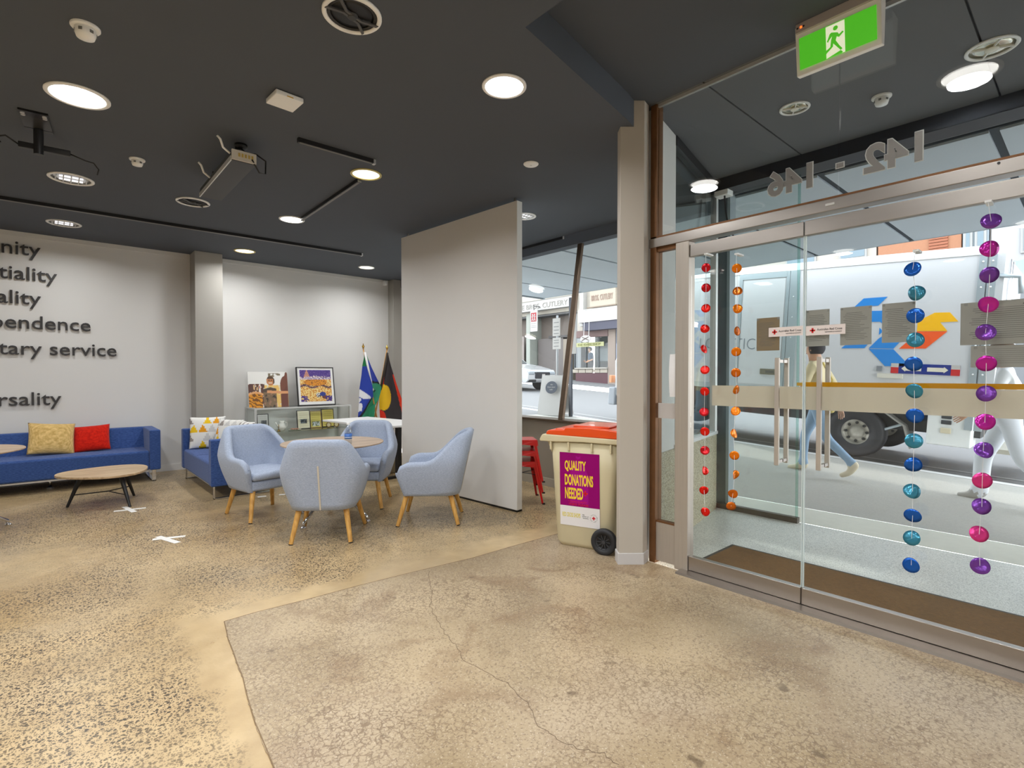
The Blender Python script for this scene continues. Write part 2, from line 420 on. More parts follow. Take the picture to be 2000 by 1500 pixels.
# joint line along the slab edge
q = M()
for a, b in zip((edge + side)[:-2], (edge + side)[1:-1]): q.bar((a[0], a[1], .0035), (b[0], b[1], .0035), .004, .0024)
q.build('slab_joint', mat('dark joint', (124, 102, 76), .9), floor)

q = M()
q.box(-6.5, 1.81, -4.5, 8.8, 3.1, 3.3)
q.prism([(1.81, 8.8), (1.81, 1.94), (2.98, 2.17), (3.25, 2.24), (4.9, 2.65), (4.9, 8.8)], 3.1, 3.3)
q.box(1.81, 3.25, -4.5, -1.5, 3.1, 3.3)
ceiling = S_(q.build('ceiling', CEIL), 'charcoal painted ceiling')
q = M(); q.prism([(1.7, -1.6), (3.25, -1.6), (3.25, 2.3), (1.7, 2.1)], 3.285, 3.4)
q.build('recess_panel', CEIL, ceiling)

S_(M().box(-6.5, 5.0, 8.76, 8.95, 0, 3.1).build('wall_back', WHITE), 'white back wall')
S_(M().box(-6.6, -6.5, -4.5, 8.8, 0, 3.1).build('wall_left', WHITE))
S_(M().box(-6.5, 3.3, -4.6, -4.5, 0, 3.3).build('wall_front', WHITE))
S_(M().box(3.22, 3.36, -4.5, -.35, 0, 3.3).build('wall_right', WHITE))
S_(M().box(-6.5, 1.54, 8.745, 8.76, 0, .09).box(1.90, 4.7, 8.745, 8.76, 0, .09).build('baseboard_back', mat('white skirting', (232, 230, 226), .5)))
S_(M().box(-6.5, 1.54, 8.748, 8.76, 3.045, 3.1).box(1.90, 4.7, 8.748, 8.76, 3.045, 3.1).build('trim_8', mat('white cornice', (222, 220, 216), .6)))
S_(M().box(1.545, 1.895, 8.43, 8.76, 0, 3.1).build('wall_column', COLGREY, bevel=.004, seg=1), 'grey square column against the white back wall')
S_(M().box(4.71, 5.0, 8.56, 8.76, 0, 3.1).build('wall_column', COLGREY, bevel=.004, seg=1), 'grey corner column behind the flags')

# pivoted display partition ----------------------------------------------------
d = Vector((-.0695, .9976)); nrm = Vector((d.y, -d.x)); p0 = Vector((3.437, 3.80))
pp = [p0, p0 + d * 2.0, p0 + d * 2.0 + nrm * .075, p0 + nrm * .075]
part = thing('partition_panel', 'tall white pivoting partition panel standing between armchairs and window', 'partition', (p0.x, p0.y, 0))
loc = [(a.x - p0.x, a.y - p0.y) for a in pp]
M().prism(loc, .02, 3.06).build('panel', mat('white panel paint', (222, 219, 214), .6, var=.015), part, bevel=.003, seg=1)
mid = (pp[0] + pp[3]) / 2 - p0
M().prism([(loc[i][0] * .98 + .004 * (1 if i > 1 else 1), loc[i][1] * .99 + .006) for i in range(4)], 0, .02).build('floor_seal', BLACK, part)
for t in (.06, 1.9):
    c = d * t + nrm * .037
    M().cyl((c.x, c.y, 3.06), (c.x, c.y, 3.1), .012).build('pivot_pin', STEEL, part)

# column beside the entrance -----------------------------------------------------
pil = [(3.027, 2.263), (3.156, 2.151), (3.240, 2.172), (3.245, 2.30), (3.09, 2.335)]
o = S_(M().prism(pil, 0, 3.285).build('wall_pillar', BEIGE, bevel=.003, seg=1), 'warm grey entrance pillar beside the bin')
cx = sum(p[0] for p in pil) / 5; cy = sum(p[1] for p in pil) / 5
S_(M().prism([(cx + (x - cx) * 1.08, cy + (y - cy) * 1.08) for x, y in pil], 0, .085).build('baseboard_pillar', mat('pale grey vinyl skirting', (205, 202, 200), .5), bevel=.003, seg=1))

# splayed return wall beside the doors, granite plinth and side display glass -------
def splay(x): return 2.175 + .235 * (x - 3.30)
S_(M().prism([(3.30, splay(3.30)), (3.80, splay(3.80)), (3.79, splay(3.80) + .09), (3.30, splay(3.30) + .09)], 0, 3.28).build('wall_return', mat('pale grey render', (222, 222, 217), .7)))
GRAN = speckle('speckled granite', (176, 166, 136), (128, 118, 96), (206, 200, 176), 150, .35)
plinth = S_(M().prism([(3.36, splay(3.36) - .012), (5.06, splay(5.06) - .012), (5.06, splay(5.06) + .10), (3.36, splay(3.36) + .10)], 0, .76).build('wall_plinth', GRAN), 'speckled granite plinth under the side display glass')
M().prism([(3.80, splay(3.80) - .02), (5.08, splay(5.08) - .02), (5.08, splay(5.08) + .1), (3.80, splay(3.80) + .1)], .76, .79).build('ledge', ALU, plinth)
w3 = struct('window_3', 'clear side display window of the entrance recess')
M().prism([(3.80, splay(3.80) + .02), (5.02, splay(5.02) + .02), (5.02, splay(5.02) + .028), (3.80, splay(3.80) + .028)], .79, 3.2).build('pane', GLASSG, w3)
M().box(5.02, 5.06, splay(5.04) - .01, splay(5.04) + .05, .79, 3.2).build('corner_mullion', ALU, w3)
M().prism([(3.80, splay(3.8) - .01), (5.06, splay(5.06) - .01), (5.06, splay(5.06) + .06), (3.8, splay(3.8) + .06)], 3.2, 3.28).build('head', SATBLACK, w3)

# shop window left of the pillar ---------------------------------------------------
S_(M().box(4.55, 4.72, 2.55, 7.75, 0, .80).build('wall_sill', mat('taupe dado paint', (150, 141, 128), .7, var=.04)), 'taupe dado wall under the shop window')
S_(M().box(4.535, 4.55, 2.6, 7.75, 0, .10).build('baseboard_window', mat('taupe skirting', (170, 163, 150), .6)))
w1 = struct('window_1', 'shop window with slanted bronze mullions')
lean = .35 / 2.16
def wx(z): return 4.55 + (z - .81) * lean
M().box(4.50, 4.74, 2.58, 7.75, .80, .825).build('sill', BRONZE, w1, bevel=.004)
ys = [2.60, 4.25, 5.90, 7.72]
for a, b in zip(ys[:-1], ys[1:]):
    M().add([(wx(.83), a, .83), (wx(.83), b, .83), (wx(2.97), b, 2.97), (wx(2.97), a, 2.97), (wx(.83) + .008, a, .83), (wx(.83) + .008, b, .83), (wx(2.97) + .008, b, 2.97), (wx(2.97) + .008, a, 2.97)],
            [(0, 1, 2, 3), (7, 6, 5, 4), (0, 4, 5, 1), (1, 5, 6, 2), (2, 6, 7, 3), (3, 7, 4, 0)]).build('pane', GLASS, w1)
for y in ys[1:-1]:
    M().bar((wx(.82), y, .82), (wx(2.98), y, 2.98), .045, .07, (0, 1, 0)).build('mullion', BRONZE, w1, bevel=.006)
M().box(4.86, 5.0, 2.6, 8.8, 2.965, 3.3).build('head', CEIL, w1)
S_(M().box(4.73, 5.0, 2.72, 7.75, -.3, .76).build('wall_outer', GRAN))

S_(M().box(5.0, 5.1, 7.75, 8.95, -.2, 3.3).box(4.73, 5.0, 7.75, 7.85, 0, 3.1).build('wall_corner', WHITE))
# entrance doors -------------------------------------------------------------------
t1 = S_(M().box(3.25, 3.34, -.30, 2.175, 2.265, 2.33).build('trim_2', STEEL, bevel=.003), 'stainless steel header bar over the glass doors')
M().box(3.255, 3.335, -.30, 2.16, 2.33, 2.342).build('copper_bead', COPPER, t1)
M().box(3.247, 3.25, .985, 1.03, 2.293, 2.306).build('label_tape', mat('grey label', (205, 204, 200), .5), t1)
M().cyl((3.25, .32, 2.318), (3.247, .32, 2.318), .006).build('screw_head', SATBLACK, t1)
S_(M().box(3.253, 3.335, 1.862, 1.962, 0, 2.265).build('trim_3', STEELV, bevel=.004), 'upright stainless steel door jamb')
S_(M().box(3.253, 3.335, -.22, -.12, 0, 2.265).build('trim_4', STEELV, bevel=.004))
S_(M().box(3.255, 3.335, 2.117, 2.165, 0, 3.28).build('trim_5', COPPER), 'worn copper brown frame post at the entrance')
w4 = struct('window_4', 'narrow glass sidelight beside the left door')
M().box(3.29, 3.298, 1.962, 2.117, .306, 2.24).build('pane', glass_mat('sidelight glass', (.90, .93, .93), .06), w4)
M().box(3.268, 3.31, 1.962, 2.117, .02, .295).build('kick_plate', STEELV, w4)
M().box(3.272, 3.315, 1.962, 2.117, .288, .308).build('bead', COPPER, w4)
M().box(3.272, 3.315, 1.962, 2.117, 2.235, 2.265).build('bead', COPPER, w4)
FROST = film_mat('frosted film', (232, 222, 204), .88, .6)
M().box(3.286, 3.289, 1.964, 2.115, 1.045, 1.153).build('film_band', film_mat('white film', (226, 218, 212), .9, .5), w4)
w2 = struct('window_2', 'clear transom glass over the doors')
for a, b in ((.978, 2.117), (-.30, .972)):
    M().box(3.276, 3.286, a, b, 2.342, 3.262).build('pane', glass_mat('transom glass', (.975, .988, .985), .06), w2)
M().box(3.272, 3.29, -.30, 2.117, 3.262, 3.285).build('channel', ALU, w2)
num = thing('address_number', 'silver edged street number 142 - 146 on the transom glass', 'sign', (3.289, 0, 0))
DIG = mat('silver grey film', (150, 142, 138), .5, .3); DIGE = mat('pale film edge', (215, 212, 208), .5)
for cs, y0, w_, z0, h_ in (('142', .607, .252, 2.432, .148), ('-', .955, .035, 2.503, .024), ('146', 1.112, .248, 2.432, .148)):
    T = frame((0, y0, z0), (0, 1, 0), (0, 0, 1), (1, 0, 0))
    letters('digit', cs, T, DIG, num, depth=.002, w=w_, h=h_, bold=.035)
    letters('digit_outline', cs, frame((.0022, y0 - .005, z0 - .005), (0, 1, 0), (0, 0, 1), (1, 0, 0)), DIGE, num, depth=.0016, w=w_ + .010, h=h_ + .010, bold=.05)

def door(n, y0, y1, label, hy, stick):
    r = struct('door_%d' % n, label)
    M().box(3.262, 3.305, y0, y1, .02, .115).build('bottom_rail', STEEL, r, bevel=.003)
    M().box(3.262, 3.305, y0, y1, 2.155, 2.238).build('top_rail', STEEL, r, bevel=.003)
    M().box(3.279, 3.289, y0, y1, .115, 2.155).build('glass_pane', GLASS, r)
    M().box(3.277, 3.291, (y0 if n == 1 else y1) - (.0 if n == 1 else .004), (y0 if n == 1 else y1) + (.004 if n == 1 else .0), .115, 2.155).build('glass_edge', mat('polished glass edge', (214, 226, 224), .15), r)
    h = M().box(3.205, 3.225, hy - .012, hy + .012, .82, 1.455).build('pull_handle', STEELV, r, bevel=.002)
    for z in (.84, 1.435): M().box(3.225, 3.278, hy - .009, hy + .009, z - .009, z + .009).build('standoff', STEEL, h)
    h = M().box(3.343, 3.363, hy - .012, hy + .012, .82, 1.455).build('pull_handle', STEELV, r, bevel=.002)
    for z in (.84, 1.435): M().box(3.29, 3.343, hy - .009, hy + .009, z - .009, z + .009).build('standoff', STEEL, h)
    b0, b1 = (y0 + .002, 1.709) if n == 1 else (.226, y1 - .002)
    f = M().box(3.2895, 3.2905, b0, b1, 1.152, 1.285).build('film_band', FROST, r); f['label'] = 'frosted privacy band'
    return r
d1 = door(1, 1.146, 1.857, 'left leaf of the frameless glass doors', 1.266, 0)
d2 = door(2, -.10, 1.140, 'wider right leaf of the frameless glass doors', 1.041, 0)
f = M().box(3.2895, 3.2905, .05, 1.138, 1.286, 1.312).build('film_stripe', film_mat('yellow film', (222, 168, 18), .93, .5), d2); f['label'] = 'yellow safety stripe'
M().box(3.2895, 3.2905, 1.148, 1.185, 1.290, 1.309).build('film_stripe', film_mat('yellow film faint', (222, 180, 60), .8, .5), d1)
# pivot boss between the leaves
S_(M().cyl((3.283, 1.143, .004), (3.283, 1.143, .115), .006, n=10).build('trim_6', STEEL))
th = S_(M().prism([(3.175, .018), (3.19, .018), (3.345, .018), (3.345, 0), (3.17, 0)], -1.0, 1.905, lambda a, b, c: (a, c, b)).build('trim_7', STEEL), 'flat stainless steel door threshold')

# entrance soffit outside -------------------------------------------------------------
sof = struct('ceiling_entry', 'charcoal panelled soffit outside the doors')
yb = [2.75, 1.765, .485, -.79, -1.6]
for a, b in zip(yb[:-1], yb[1:]):
    M().box(3.25, 4.95, b + .006, a - .006, 3.285, 3.31).build('panel', mat('charcoal soffit panel', (106, 107, 110), .8, var=.06, vscale=1.2), sof)
M().box(3.25, 5.0, -1.6, 2.8, 3.31, 3.5).build('backing', BLACK, sof)
M().box(4.95, 5.17, -6, 2.75, 3.17, 3.5).build('fascia', mat('black fascia', (34, 34, 40), .5), sof)
M().box(5.17, 5.27, -6, 2.75, 3.20, 3.26).build('rail', mat('grey rail', (112, 116, 122), .5), sof)
S_(M().box(3.36, 5.15, -1.75, -1.6, 0, 3.5).build('wall_recess', GRAN))

# fixed outer glass screen and street post ---------------------------------------------
w5 = struct('window_5', 'fixed outer glass screen at the street line')
M().box(5.112, 5.122, 1.845, 2.64, .05, 3.17).build('pane', GLASSG, w5)
M().box(5.110, 5.124, 1.825, 1.845, .05, 3.17).build('pane_edge', glass_mat('pale green glass edge', (.72, .88, .84), .08), w5)
M().box(5.09, 5.145, 1.82, 2.66, 0, .05).build('bottom_rail', mat('dark bronze rail', (86, 80, 72), .4, .6), w5)
post = thing('awning_post', 'dark steel post standing behind the outer glass screen', 'post', (5.24, 2.60, 0))
M().box(-.05, .05, -.06, .06, 0, 3.3).build('post_shaft', mat('dark blue grey steel', (66, 76, 82), .4), post)
M().box(-.06, .06, -.09, -.06, 0, 3.3).build('post_flange', mat('pale grey steel', (150, 158, 164), .4), post)
M().box(-.09, .09, -.09, .09, 0, .03).build('base_plate', SATBLACK, post)

# ================================================================== SETTING: the street
TERR = speckle('pale terrazzo', (214, 215, 208), (178, 180, 174), (234, 234, 228), 190, .3)
S_(M().box(3.34, 5.145, -1.75, 2.72, -.12, 0).build('floor_entry', TERR), 'pale speckled terrazzo of the entrance recess')
S_(M().box(5.145, 5.165, -6, 2.72, -.12, -.006).build('floor_groove', SATBLACK))
S_(M().box(3.98, 3.986, -1.6, 2.0, 0, .0005).build('floor_joint', mat('joint', (150, 152, 148), .6)))
S_(M().grid(2, 46, lambda u, v: (5.165 + u * .60, -20 + v * 46, -.004)).build('footpath_kerbstone', mat('pale concrete strip', (206, 205, 192), .7, var=.08, vscale=9, bump=.2)), 'pale concrete strip along the shopfront')
S_(M().grid(16, 48, lambda u, v: (5.76 + u * 3.36, -20 + v * 28.8, gz(5.76 + u * 3.36, -20 + v * 28.8) - .002)).build('footpath', mat('footpath asphalt', (168, 166, 158), .8, var=.14, vscale=40, bump=.5, bscale=160)), 'grey asphalt footpath')
S_(M().grid(16, 48, lambda u, v: (5.76 + u * 3.36, 8.8 + v * 31.2, gz(5.76 + u * 3.36, 8.8 + v * 31.2) - .002)).build('footpath', mat('asphalt darkened against open sky', (112, 112, 112), .8, var=.14, vscale=40, bump=.5, bscale=160)))  # same footpath past the canopy, colour darkened to offset the open sky light
S_(M().grid(3, 60, lambda u, v: (9.12 + u * .16, -20 + v * 60, gz(9.2, -20 + v * 60) + .002)).build('kerb', mat('white kerb', (200, 200, 196), .7)), 'white painted kerb edge')
S_(M().grid(6, 60, lambda u, v: (9.28 + u * 8.3, -20 + v * 60, gz(9.2, -20 + v * 60) - .09)).build('road', mat('road asphalt', (112, 112, 112), .8, var=.1, vscale=30, bump=.5, bscale=140)), 'sunlit grey road')
S_(M().grid(2, 60, lambda u, v: (10.2 + u * .10, -20 + v * 60, gz(9.2, -20 + v * 60) - .085)).build('road_line', mat('road paint', (150, 150, 148), .7)))
S_(M().grid(3, 60, lambda u, v: (17.5 + u * 4.5, -20 + v * 60, gz(9.2, -20 + v * 60) + .10)).build('footpath_far', mat('far footpath', (104, 103, 102), .8, var=.1)))
can = struct('canopy', 'blue grey panelled street canopy')
CANM = mat('canopy panels', (184, 194, 202), .6, var=.05, vscale=3)
k = 0
yy = -5.3
while yy < 8.7:
    M().box(5.30, 8.76, yy + .03, min(yy + 1.17, 8.78) - .03, 3.17, 3.19).build('panel', CANM, can); yy += 1.17
M().box(5.28, 8.80, -5.3, 8.8, 3.19, 3.34).build('deck', mat('dark canopy gap', (58, 66, 74), .7), can)
M().box(8.76, 8.78, -5.3, 8.8, 3.167, 3.40).build('edge_gutter', mat('canopy gutter', (140, 150, 156), .5), can)
M().box(5.28, 8.82, 8.76, 8.82, 3.155, 3.40).build('end_gutter', MATS['canopy gutter'], can)

# ================================================================== CEILING FITTINGS
def lamp(root, power, z=-.05, size=.22, col=(.97, .985, 1)):
    L = bpy.data.lights.new('lamp', 'AREA'); L.shape = 'DISK'; L.size = size; L.energy = power; L.color = col; L.spread = math.radians(160)
    o = bpy.data.objects.new('lamp_light', L); C.objects.link(o); o.parent = root; o.location = (0, 0, z)
def downlight(label, x, y, dia, kind, z=3.1, power=None, gold=False):
    r = thing('ceiling_downlight', label, 'downlight', (x, y, z), 0, 'round ceiling downlights')
    R = dia / 2
    tm = mat('gold tinted rim', (206, 192, 130), .35, .3) if gold else WHITEP
    M().lathe([(R, 0), (R, -.006), (R * .97, -.010), (R * .86, -.010), (R * .84, -.004), (R * .84, 0)], 40, close=True).build('trim_ring', tm, r, smooth=True)
    if kind == 'lit':
        M().lathe([(R * .85, -.001), (R * .80, -.008), (R * .55, -.011), (R * .2, -.013), (.001, -.013)], 36).build('lens', EMISS, r, smooth=True)
    elif kind == 'warm':
        M().lathe([(R * .85, -.001), (R * .7, -.006), (.001, -.008)], 36).build('lens', EMISW, r, smooth=True)
    elif kind == 'louvre':
        M().lathe([(R * .85, -.001), (R * .6, -.0015), (.001, -.002)], 36).build('reflector', CHROME, r, smooth=True)
        for i in range(5):
            a = (i - 2) * R * .32; hh = math.sqrt(max(0, (R * .8) ** 2 - a * a))
            M().box(a - .004, a + .004, -hh, hh, -.010, -.002).build('louvre_blade', ALU, r)
        for s in (-1, 1):
            M().box(-R * .5, R * .5, s * R * .28 - R * .1, s * R * .28 + R * .1, -.006, -.003).build('tube', mat('dim tube', (246, 246, 250), .3, emit=.9), r)
    elif kind == 'cross':
        M().lathe([(R * .85, -.001), (R * .6, -.002), (.001, -.003)], 36).build('reflector', mat('mirror reflector', (235, 232, 215), .12, 1), r, smooth=True)
        for a in (.5, .5 + PI / 2):
            c, s = math.cos(a) * R * .83, math.sin(a) * R * .83
            M().bar((-c, -s, -.006), (c, s, -.006), .006, .010).build('baffle', WHITEP, r)
        M().ball((0, 0, -.012), R * .28, R * .28, .010).build('bulb', mat('unlit bulb', (240, 238, 224), .25), r, smooth=True)
    if power: lamp(r, power)
    return r
P_ = LAMP_W
downlight('large glaring downlight, nearest to the camera on the left of the ceiling', .156, 4.267, .33, 'lit', power=P_)
downlight('glaring downlight on the ceiling close to the dark recess corner', 2.079, 2.414, .27, 'lit', power=P_)
downlight('round yellow rimmed downlight by the end of the ceiling track', 2.082, 4.257, .267, 'warm', power=P_, gold=True)
downlight('glaring downlight at the far end of the short ceiling track', 2.055, 6.03, .27, 'lit', power=P_)
downlight('louvred downlight beyond the empty black bracket', .169, 6.096, .33, 'louvre', power=P_)
downlight('louvred downlight above the wall lettering', .151, 7.927, .32, 'louvre', power=P_ * .7)
downlight('gold rimmed downlight above the grey column', 2.079, 7.996, .28, 'warm', power=P_, gold=True)
downlight('farthest small downlight, above the flags', 3.863, 7.896, .26, 'warm', power=P_)
downlight('downlight half hidden behind the white partition', 3.928, 4.216, .25, 'louvre', power=P_)
downlight('downlight of the entrance recess, outside the picture above the door', 2.12, .584, .33, 'lit', z=3.285, power=P_)
downlight('unlit silver downlight in the outside soffit near the smoke detector', 4.055, 1.492, .20, 'cross', z=3.285)
downlight('larger unlit silver downlight in the outside soffit, farther from the pillar', 4.186, .45, .25, 'cross', z=3.285)
for n, (x, y) in enumerate([(3.9, 6.05), (-1.76, 2.41), (-1.76, 4.27), (-1.76, 6.1), (-1.76, 7.93), (.156, 2.41), (.156, .55), (-1.76, .55), (.156, -1.5), (-3.7, 4.27), (-3.7, 1.5), (-1.76, -2.5), (2.3, -2.6)]):
    downlight('ceiling downlight outside the picture, over the room behind the camera' if y < 3 else 'ceiling downlight outside the picture', x, y, .30, 'lit', power=P_ * (2.4 if y < 3 else .9))

def smoke(label, x, y, z, R, deep):
    r = thing('smoke_detector', label, 'smoke detector', (x, y, z), 0, 'white smoke detectors')
    M().lathe([(.001, 0), (R, 0), (R, -.008), (R * .95, -.012), (.001, -.012)], 28).build('base_plate', WHITEP, r, smooth=True, bevel=.001)
    M().lathe([(.001, -.012), (R * .70, -.012), (R * .72, -.012 - deep * .5), (R * .60, -.012 - deep), (.001, -.014 - deep)], 28).build('sensor_head', WHITEP, r, smooth=True)
    for i in range(6):
        a = i * PI / 3
        M().box(R * .70, R * .735, -.008, .008, -.012 - deep * .62, -.012 - deep * .3).build('vent_slot', mat('grey slot', (120, 120, 118), .6), r).rotation_euler = (0, 0, a)
smoke('white smoke detector on a wide base, near the top left downlight', .157, 3.401, 3.1, .062, .045)
smoke('small white smoke detector between bracket and hanging unit', .555, 5.195, 3.1, .055, .04)
smoke('white smoke detector outside, seen through the transom glass', 4.343, 1.032, 3.285, .06, .045)
def speaker(label, x, y, R):
    r = thing('ceiling_speaker', label, 'speaker', (x, y, 3.1), .3, 'round ceiling speakers')
    M().lathe([(R, 0), (R, -.008), (R * .97, -.012), (R * .86, -.012), (R * .84, -.006), (R * .84, 0)], 44, close=True).build('trim_ring', WHITEP, r, smooth=True)
    M().lathe([(R * .85, -.001), (R * .55, -.0015), (R * .3, -.004), (R * .12, -.006), (.001, -.007)], 36).build('cone', BLACK, r, smooth=True)
    M().lathe([(R * .84, -.001), (R * .84, -.005), (R * .72, -.005), (R * .72, -.001)], 36, close=True).build('surround', mat('dark rubber', (48, 48, 48), .6), r, smooth=True)
    for s in (-1, 1):
        q = M(); q.prism([(-R * .82, s * R * .42), (-R * .30, s * R * .12), (R * .30, s * R * .12), (R * .82, s * R * .42), (R * .82, s * R * .30), (R * .32, -s * 0 + s * R * .02), (-R * .32, s * R * .02), (-R * .82, s * R * .30)], -.016, -.008)
        q.build('bracket_arm', mat('grey bracket', (84, 84, 84), .5), r)
    M().cyl((0, 0, -.006), (0, 0, -.020), R * .2, R * .14, 20).build('tweeter', mat('dark grey tweeter', (60, 60, 60), .5), r, smooth=True, bevel=.002)
speaker('open round ceiling speaker with white rim at the top edge of the picture', 1.119, 2.428, .14)
speaker('smaller white rimmed ceiling speaker at the end of the hanging unit', 1.107, 6.087, .15)
r = thing('ceiling_sensor_panel', 'square white flat panel screwed to the dark ceiling', 'panel', (1.132, 3.434, 3.1), .06)
M().box(-.085, .085, -.085, .085, -.035, -.004).build('cover', WHITEP, r, bevel=.006)
M().box(-.06, .06, -.06, .06, -.004, 0).build('mounting_plate', BLACK, r)
M().box(-.02, .02, -.086, -.084, -.030, -.024).build('indicator', mat('amber indicator', (214, 168, 60), .4), r)
r = thing('blank_cover', 'small white round blanking cover on the ceiling above the partition', 'cover', (3.002, 3.147, 3.1))
M().lathe([(.001, 0), (.063, 0), (.063, -.004), (.055, -.011), (.001, -.013)], 28).build('disc', WHITEP, r, smooth=True, bevel=.001)
M().cyl((0, 0, -.012), (0, 0, -.015), .008, n=10).build('screw', ALU, r)
def track(label, a, b, w=.035):
    a = Vector(a); b = Vector(b); L = (b - a).length
    r = thing('lighting_track', label, 'track', a, math.atan2(b.y - a.y, b.x - a.x), 'black lighting tracks')
    M().box(0, L, -w / 2, w / 2, -.032, 0).build('rail', SATBLACK, r)
    M().box(.0, L, -w / 2 + .008, w / 2 - .008, -.0335, -.032).build('conductor', mat('grey track slot', (120, 116, 110), .4, .4), r)
    M().box(-.012, 0, -w / 2, w / 2, -.034, 0).build('end_cap', BLACK, r)
    M().box(L, L + .02, -w / 2, w / 2, -.036, 0).build('end_cap', ALU, r)
track('short black track along the ceiling beside the square white panel', (1.403, 3.943, 3.1), (1.985, 3.939, 3.1))
track('black track pointing towards the far glaring downlight', (2.084, 4.40, 3.1), (2.12, 5.89, 3.1))
track('long black track across the ceiling in front of the back wall', (-3.2, 7.22, 3.1), (3.37, 7.06, 3.1), .05)
track('black track behind the partition, above the shop window', (4.868, 5.9, 3.1), (4.87, 4.51, 3.1))
# hanging unit
r = thing('hanging_unit', 'slim flat dark unit hanging from the ceiling with a looped cable', 'ceiling unit', (1.08, 4.68, 2.93))
M().box(-.082, .082, -.52, .52, -.03, .04).build('housing', mat('dark grey casing', (60, 60, 60), .5), r, bevel=.003)
M().box(-.088, -.080, -.52, .52, -.034, .0).build('edge_strip', mat('silver edge', (222, 220, 214), .3, .5), r)
M().box(-.082, .082, -.535, -.52, -.025, .045).build('connector_end', mat('cream connector plate', (214, 208, 196), .5), r)
for i in range(5): M().box(-.04 + i * .022, -.028 + i * .022, -.540, -.535, .0, .025).build('socket', mat('yellow socket', (200, 172, 90), .5), r)
for y in (-.50, .12): M().tube([(-.085, y, .02), (-.13, y, .05), (-.15, y - .01, .10), (-.17, y - .01, .12)], .008).build('hook_arm', WHITEP, r, smooth=True)
for y in (-.33, .4): M().cyl((0, y, .04), (0, y, .17), .012).build('hanger_rod', SATBLACK, r)
M().lathe([(.001, .17), (.045, .17), (.045, .15), (.02, .13), (.001, .13)], 20, (.03, -.33, 0)).build('ceiling_rose', BLACK, r, smooth=True)
M().tube([(.03, -.33, .14), (.05, -.42, .08), (.09, -.50, .06), (.15, -.52, .02), (.16, -.48, -.06), (.11, -.50, -.07), (.05, -.54, 0)], .006).build('cable', BLACK, r, smooth=True)
# empty bracket
r = thing('ceiling_bracket', 'empty black ceiling bracket with a dangling cable end', 'bracket', (-.035, 5.0, 3.1), -.08)
M().box(-.075, .075, -.30, -.22, -.014, 0).box(-.075, .075, .0, .05, -.014, 0).build('ceiling_plate', SATBLACK, r)
M().box(-.075, .075, -.30, .05, -.012, -.004).build('plate', mat('bracket grey', (70, 68, 66), .4, .6), r)
for x in (-.055, .055):
    for y in (-.27, -.24): M().cyl((x, y, -.013), (x, y, -.022), .012, n=10).build('bolt_head', ALU, r)
M().cyl((0, 0, -.012), (0, 0, -.19), .028, n=20).build('stub_pole', SATBLACK, r, smooth=True, bevel=.002)
M().box(-.11, .17, .02, .06, -.15, -.11).build('cross_bar', SATBLACK, r, bevel=.004)
M().tube([(-.11, .04, -.13), (-.17, .0, -.10), (-.24, .02, -.12), (-.26, .05, -.14), (-.20, .06, -.13)], .006).build('cable', BLACK, r, smooth=True)
M().tube([(.17, .04, -.13), (.25, .06, -.15), (.30, .08, -.15), (.33, .09, -.19), (.32, .10, -.23)], .005).build('cable', BLACK, r, smooth=True)
# corner sensor and outside sensor
r = thing('motion_sensor', 'tiny white motion sensor in the top corner of the back wall', 'sensor', (4.62, 8.70, 3.02))
M().box(-.03, .03, -.03, .05, -.02, .06).build('body', WHITEP, r, bevel=.008)
M().ball((0, -.03, .0), .022).build('lens_cover', WHITEP, r, smooth=True)
r = thing('door_sensor', 'white sensor box outside with a black cable hanging down', 'sensor', (5.02, 2.50, 3.17))
M().box(-.06, .06, -.07, .07, -.05, .03).build('body', WHITEP, r, bevel=.008)
M().tube([(-.02, -.02, -.05), (-.02, -.03, -.20), (-.02, -.06, -.36), (-.02, -.12, -.48), (-.02, -.02, -.56), (-.02, .12, -.60)], .009).build('cable', BLACK, r, smooth=True)

# exit sign ---------------------------------------------------------------------------
r = thing('exit_sign', 'green running man exit sign hanging under the entrance ceiling', 'sign', (3.16, .948, 3.285))
EW = .20
q = M(); q.prism([(-.045, -.012), (.045, -.012), (.045, -.055), (.030, -.262), (-.012, -.268), (-.040, -.055)], -EW, EW, lambda a, b, c: (a, c, b)); q.build('housing', mat('off white sign housing', (248, 246, 240), .45), r, bevel=.004)
M().box(-.055, .05, -EW * .97, EW * .97, -.05, 0).build('gear_tray', mat('greige tray', (176, 168, 164), .5), r, bevel=.003)
n0 = Vector((-.040, 0, -.062)); n1 = Vector((-.0155, 0, -.262)); up = (n0 - n1).normalized(); nr = Vector((-up.z, 0, up.x)); nr = -nr if nr.x > 0 else nr
bw, bh = .36, .165
o0 = n1 + up * .022 + nr * .002
Tx = frame((o0.x, bw / 2, o0.z), (0, -1, 0), up, nr)
GREEN = mat('lit green sign', (84, 196, 44), .4, emit=.55); LITW = mat('lit white sign', (240, 244, 214), .4, emit=.6)
M(Tx).box(0, bw, 0, bh, 0, .0015).build('green_face', GREEN, r)
M(Tx).box(.132, .220, .002, bh - .004, .0015, .0022).build('white_door', LITW, r)
q = M(Tx)
q.prism([(.178 + .0115 * math.cos(i * PI / 8), .138 + .0115 * math.sin(i * PI / 8)) for i in range(16)], .0022, .003)
q.prism([(.150, .118), (.158, .124), (.188, .112), (.194, .100), (.210, .110), (.216, .103), (.194, .086), (.183, .094), (.178, .076), (.196, .042), (.208, .024), (.200, .018), (.184, .040), (.166, .066), (.164, .050), (.136, .030), (.120, .016), (.118, .024), (.130, .042), (.152, .054), (.156, .086), (.162, .104), (.146, .088), (.142, .080), (.136, .086)], .0022, .003)
q.prism([(.134, .002), (.200, .018), (.210, .006), (.206, .002)], .0022, .003)
q.build('running_figure', GREEN, r)
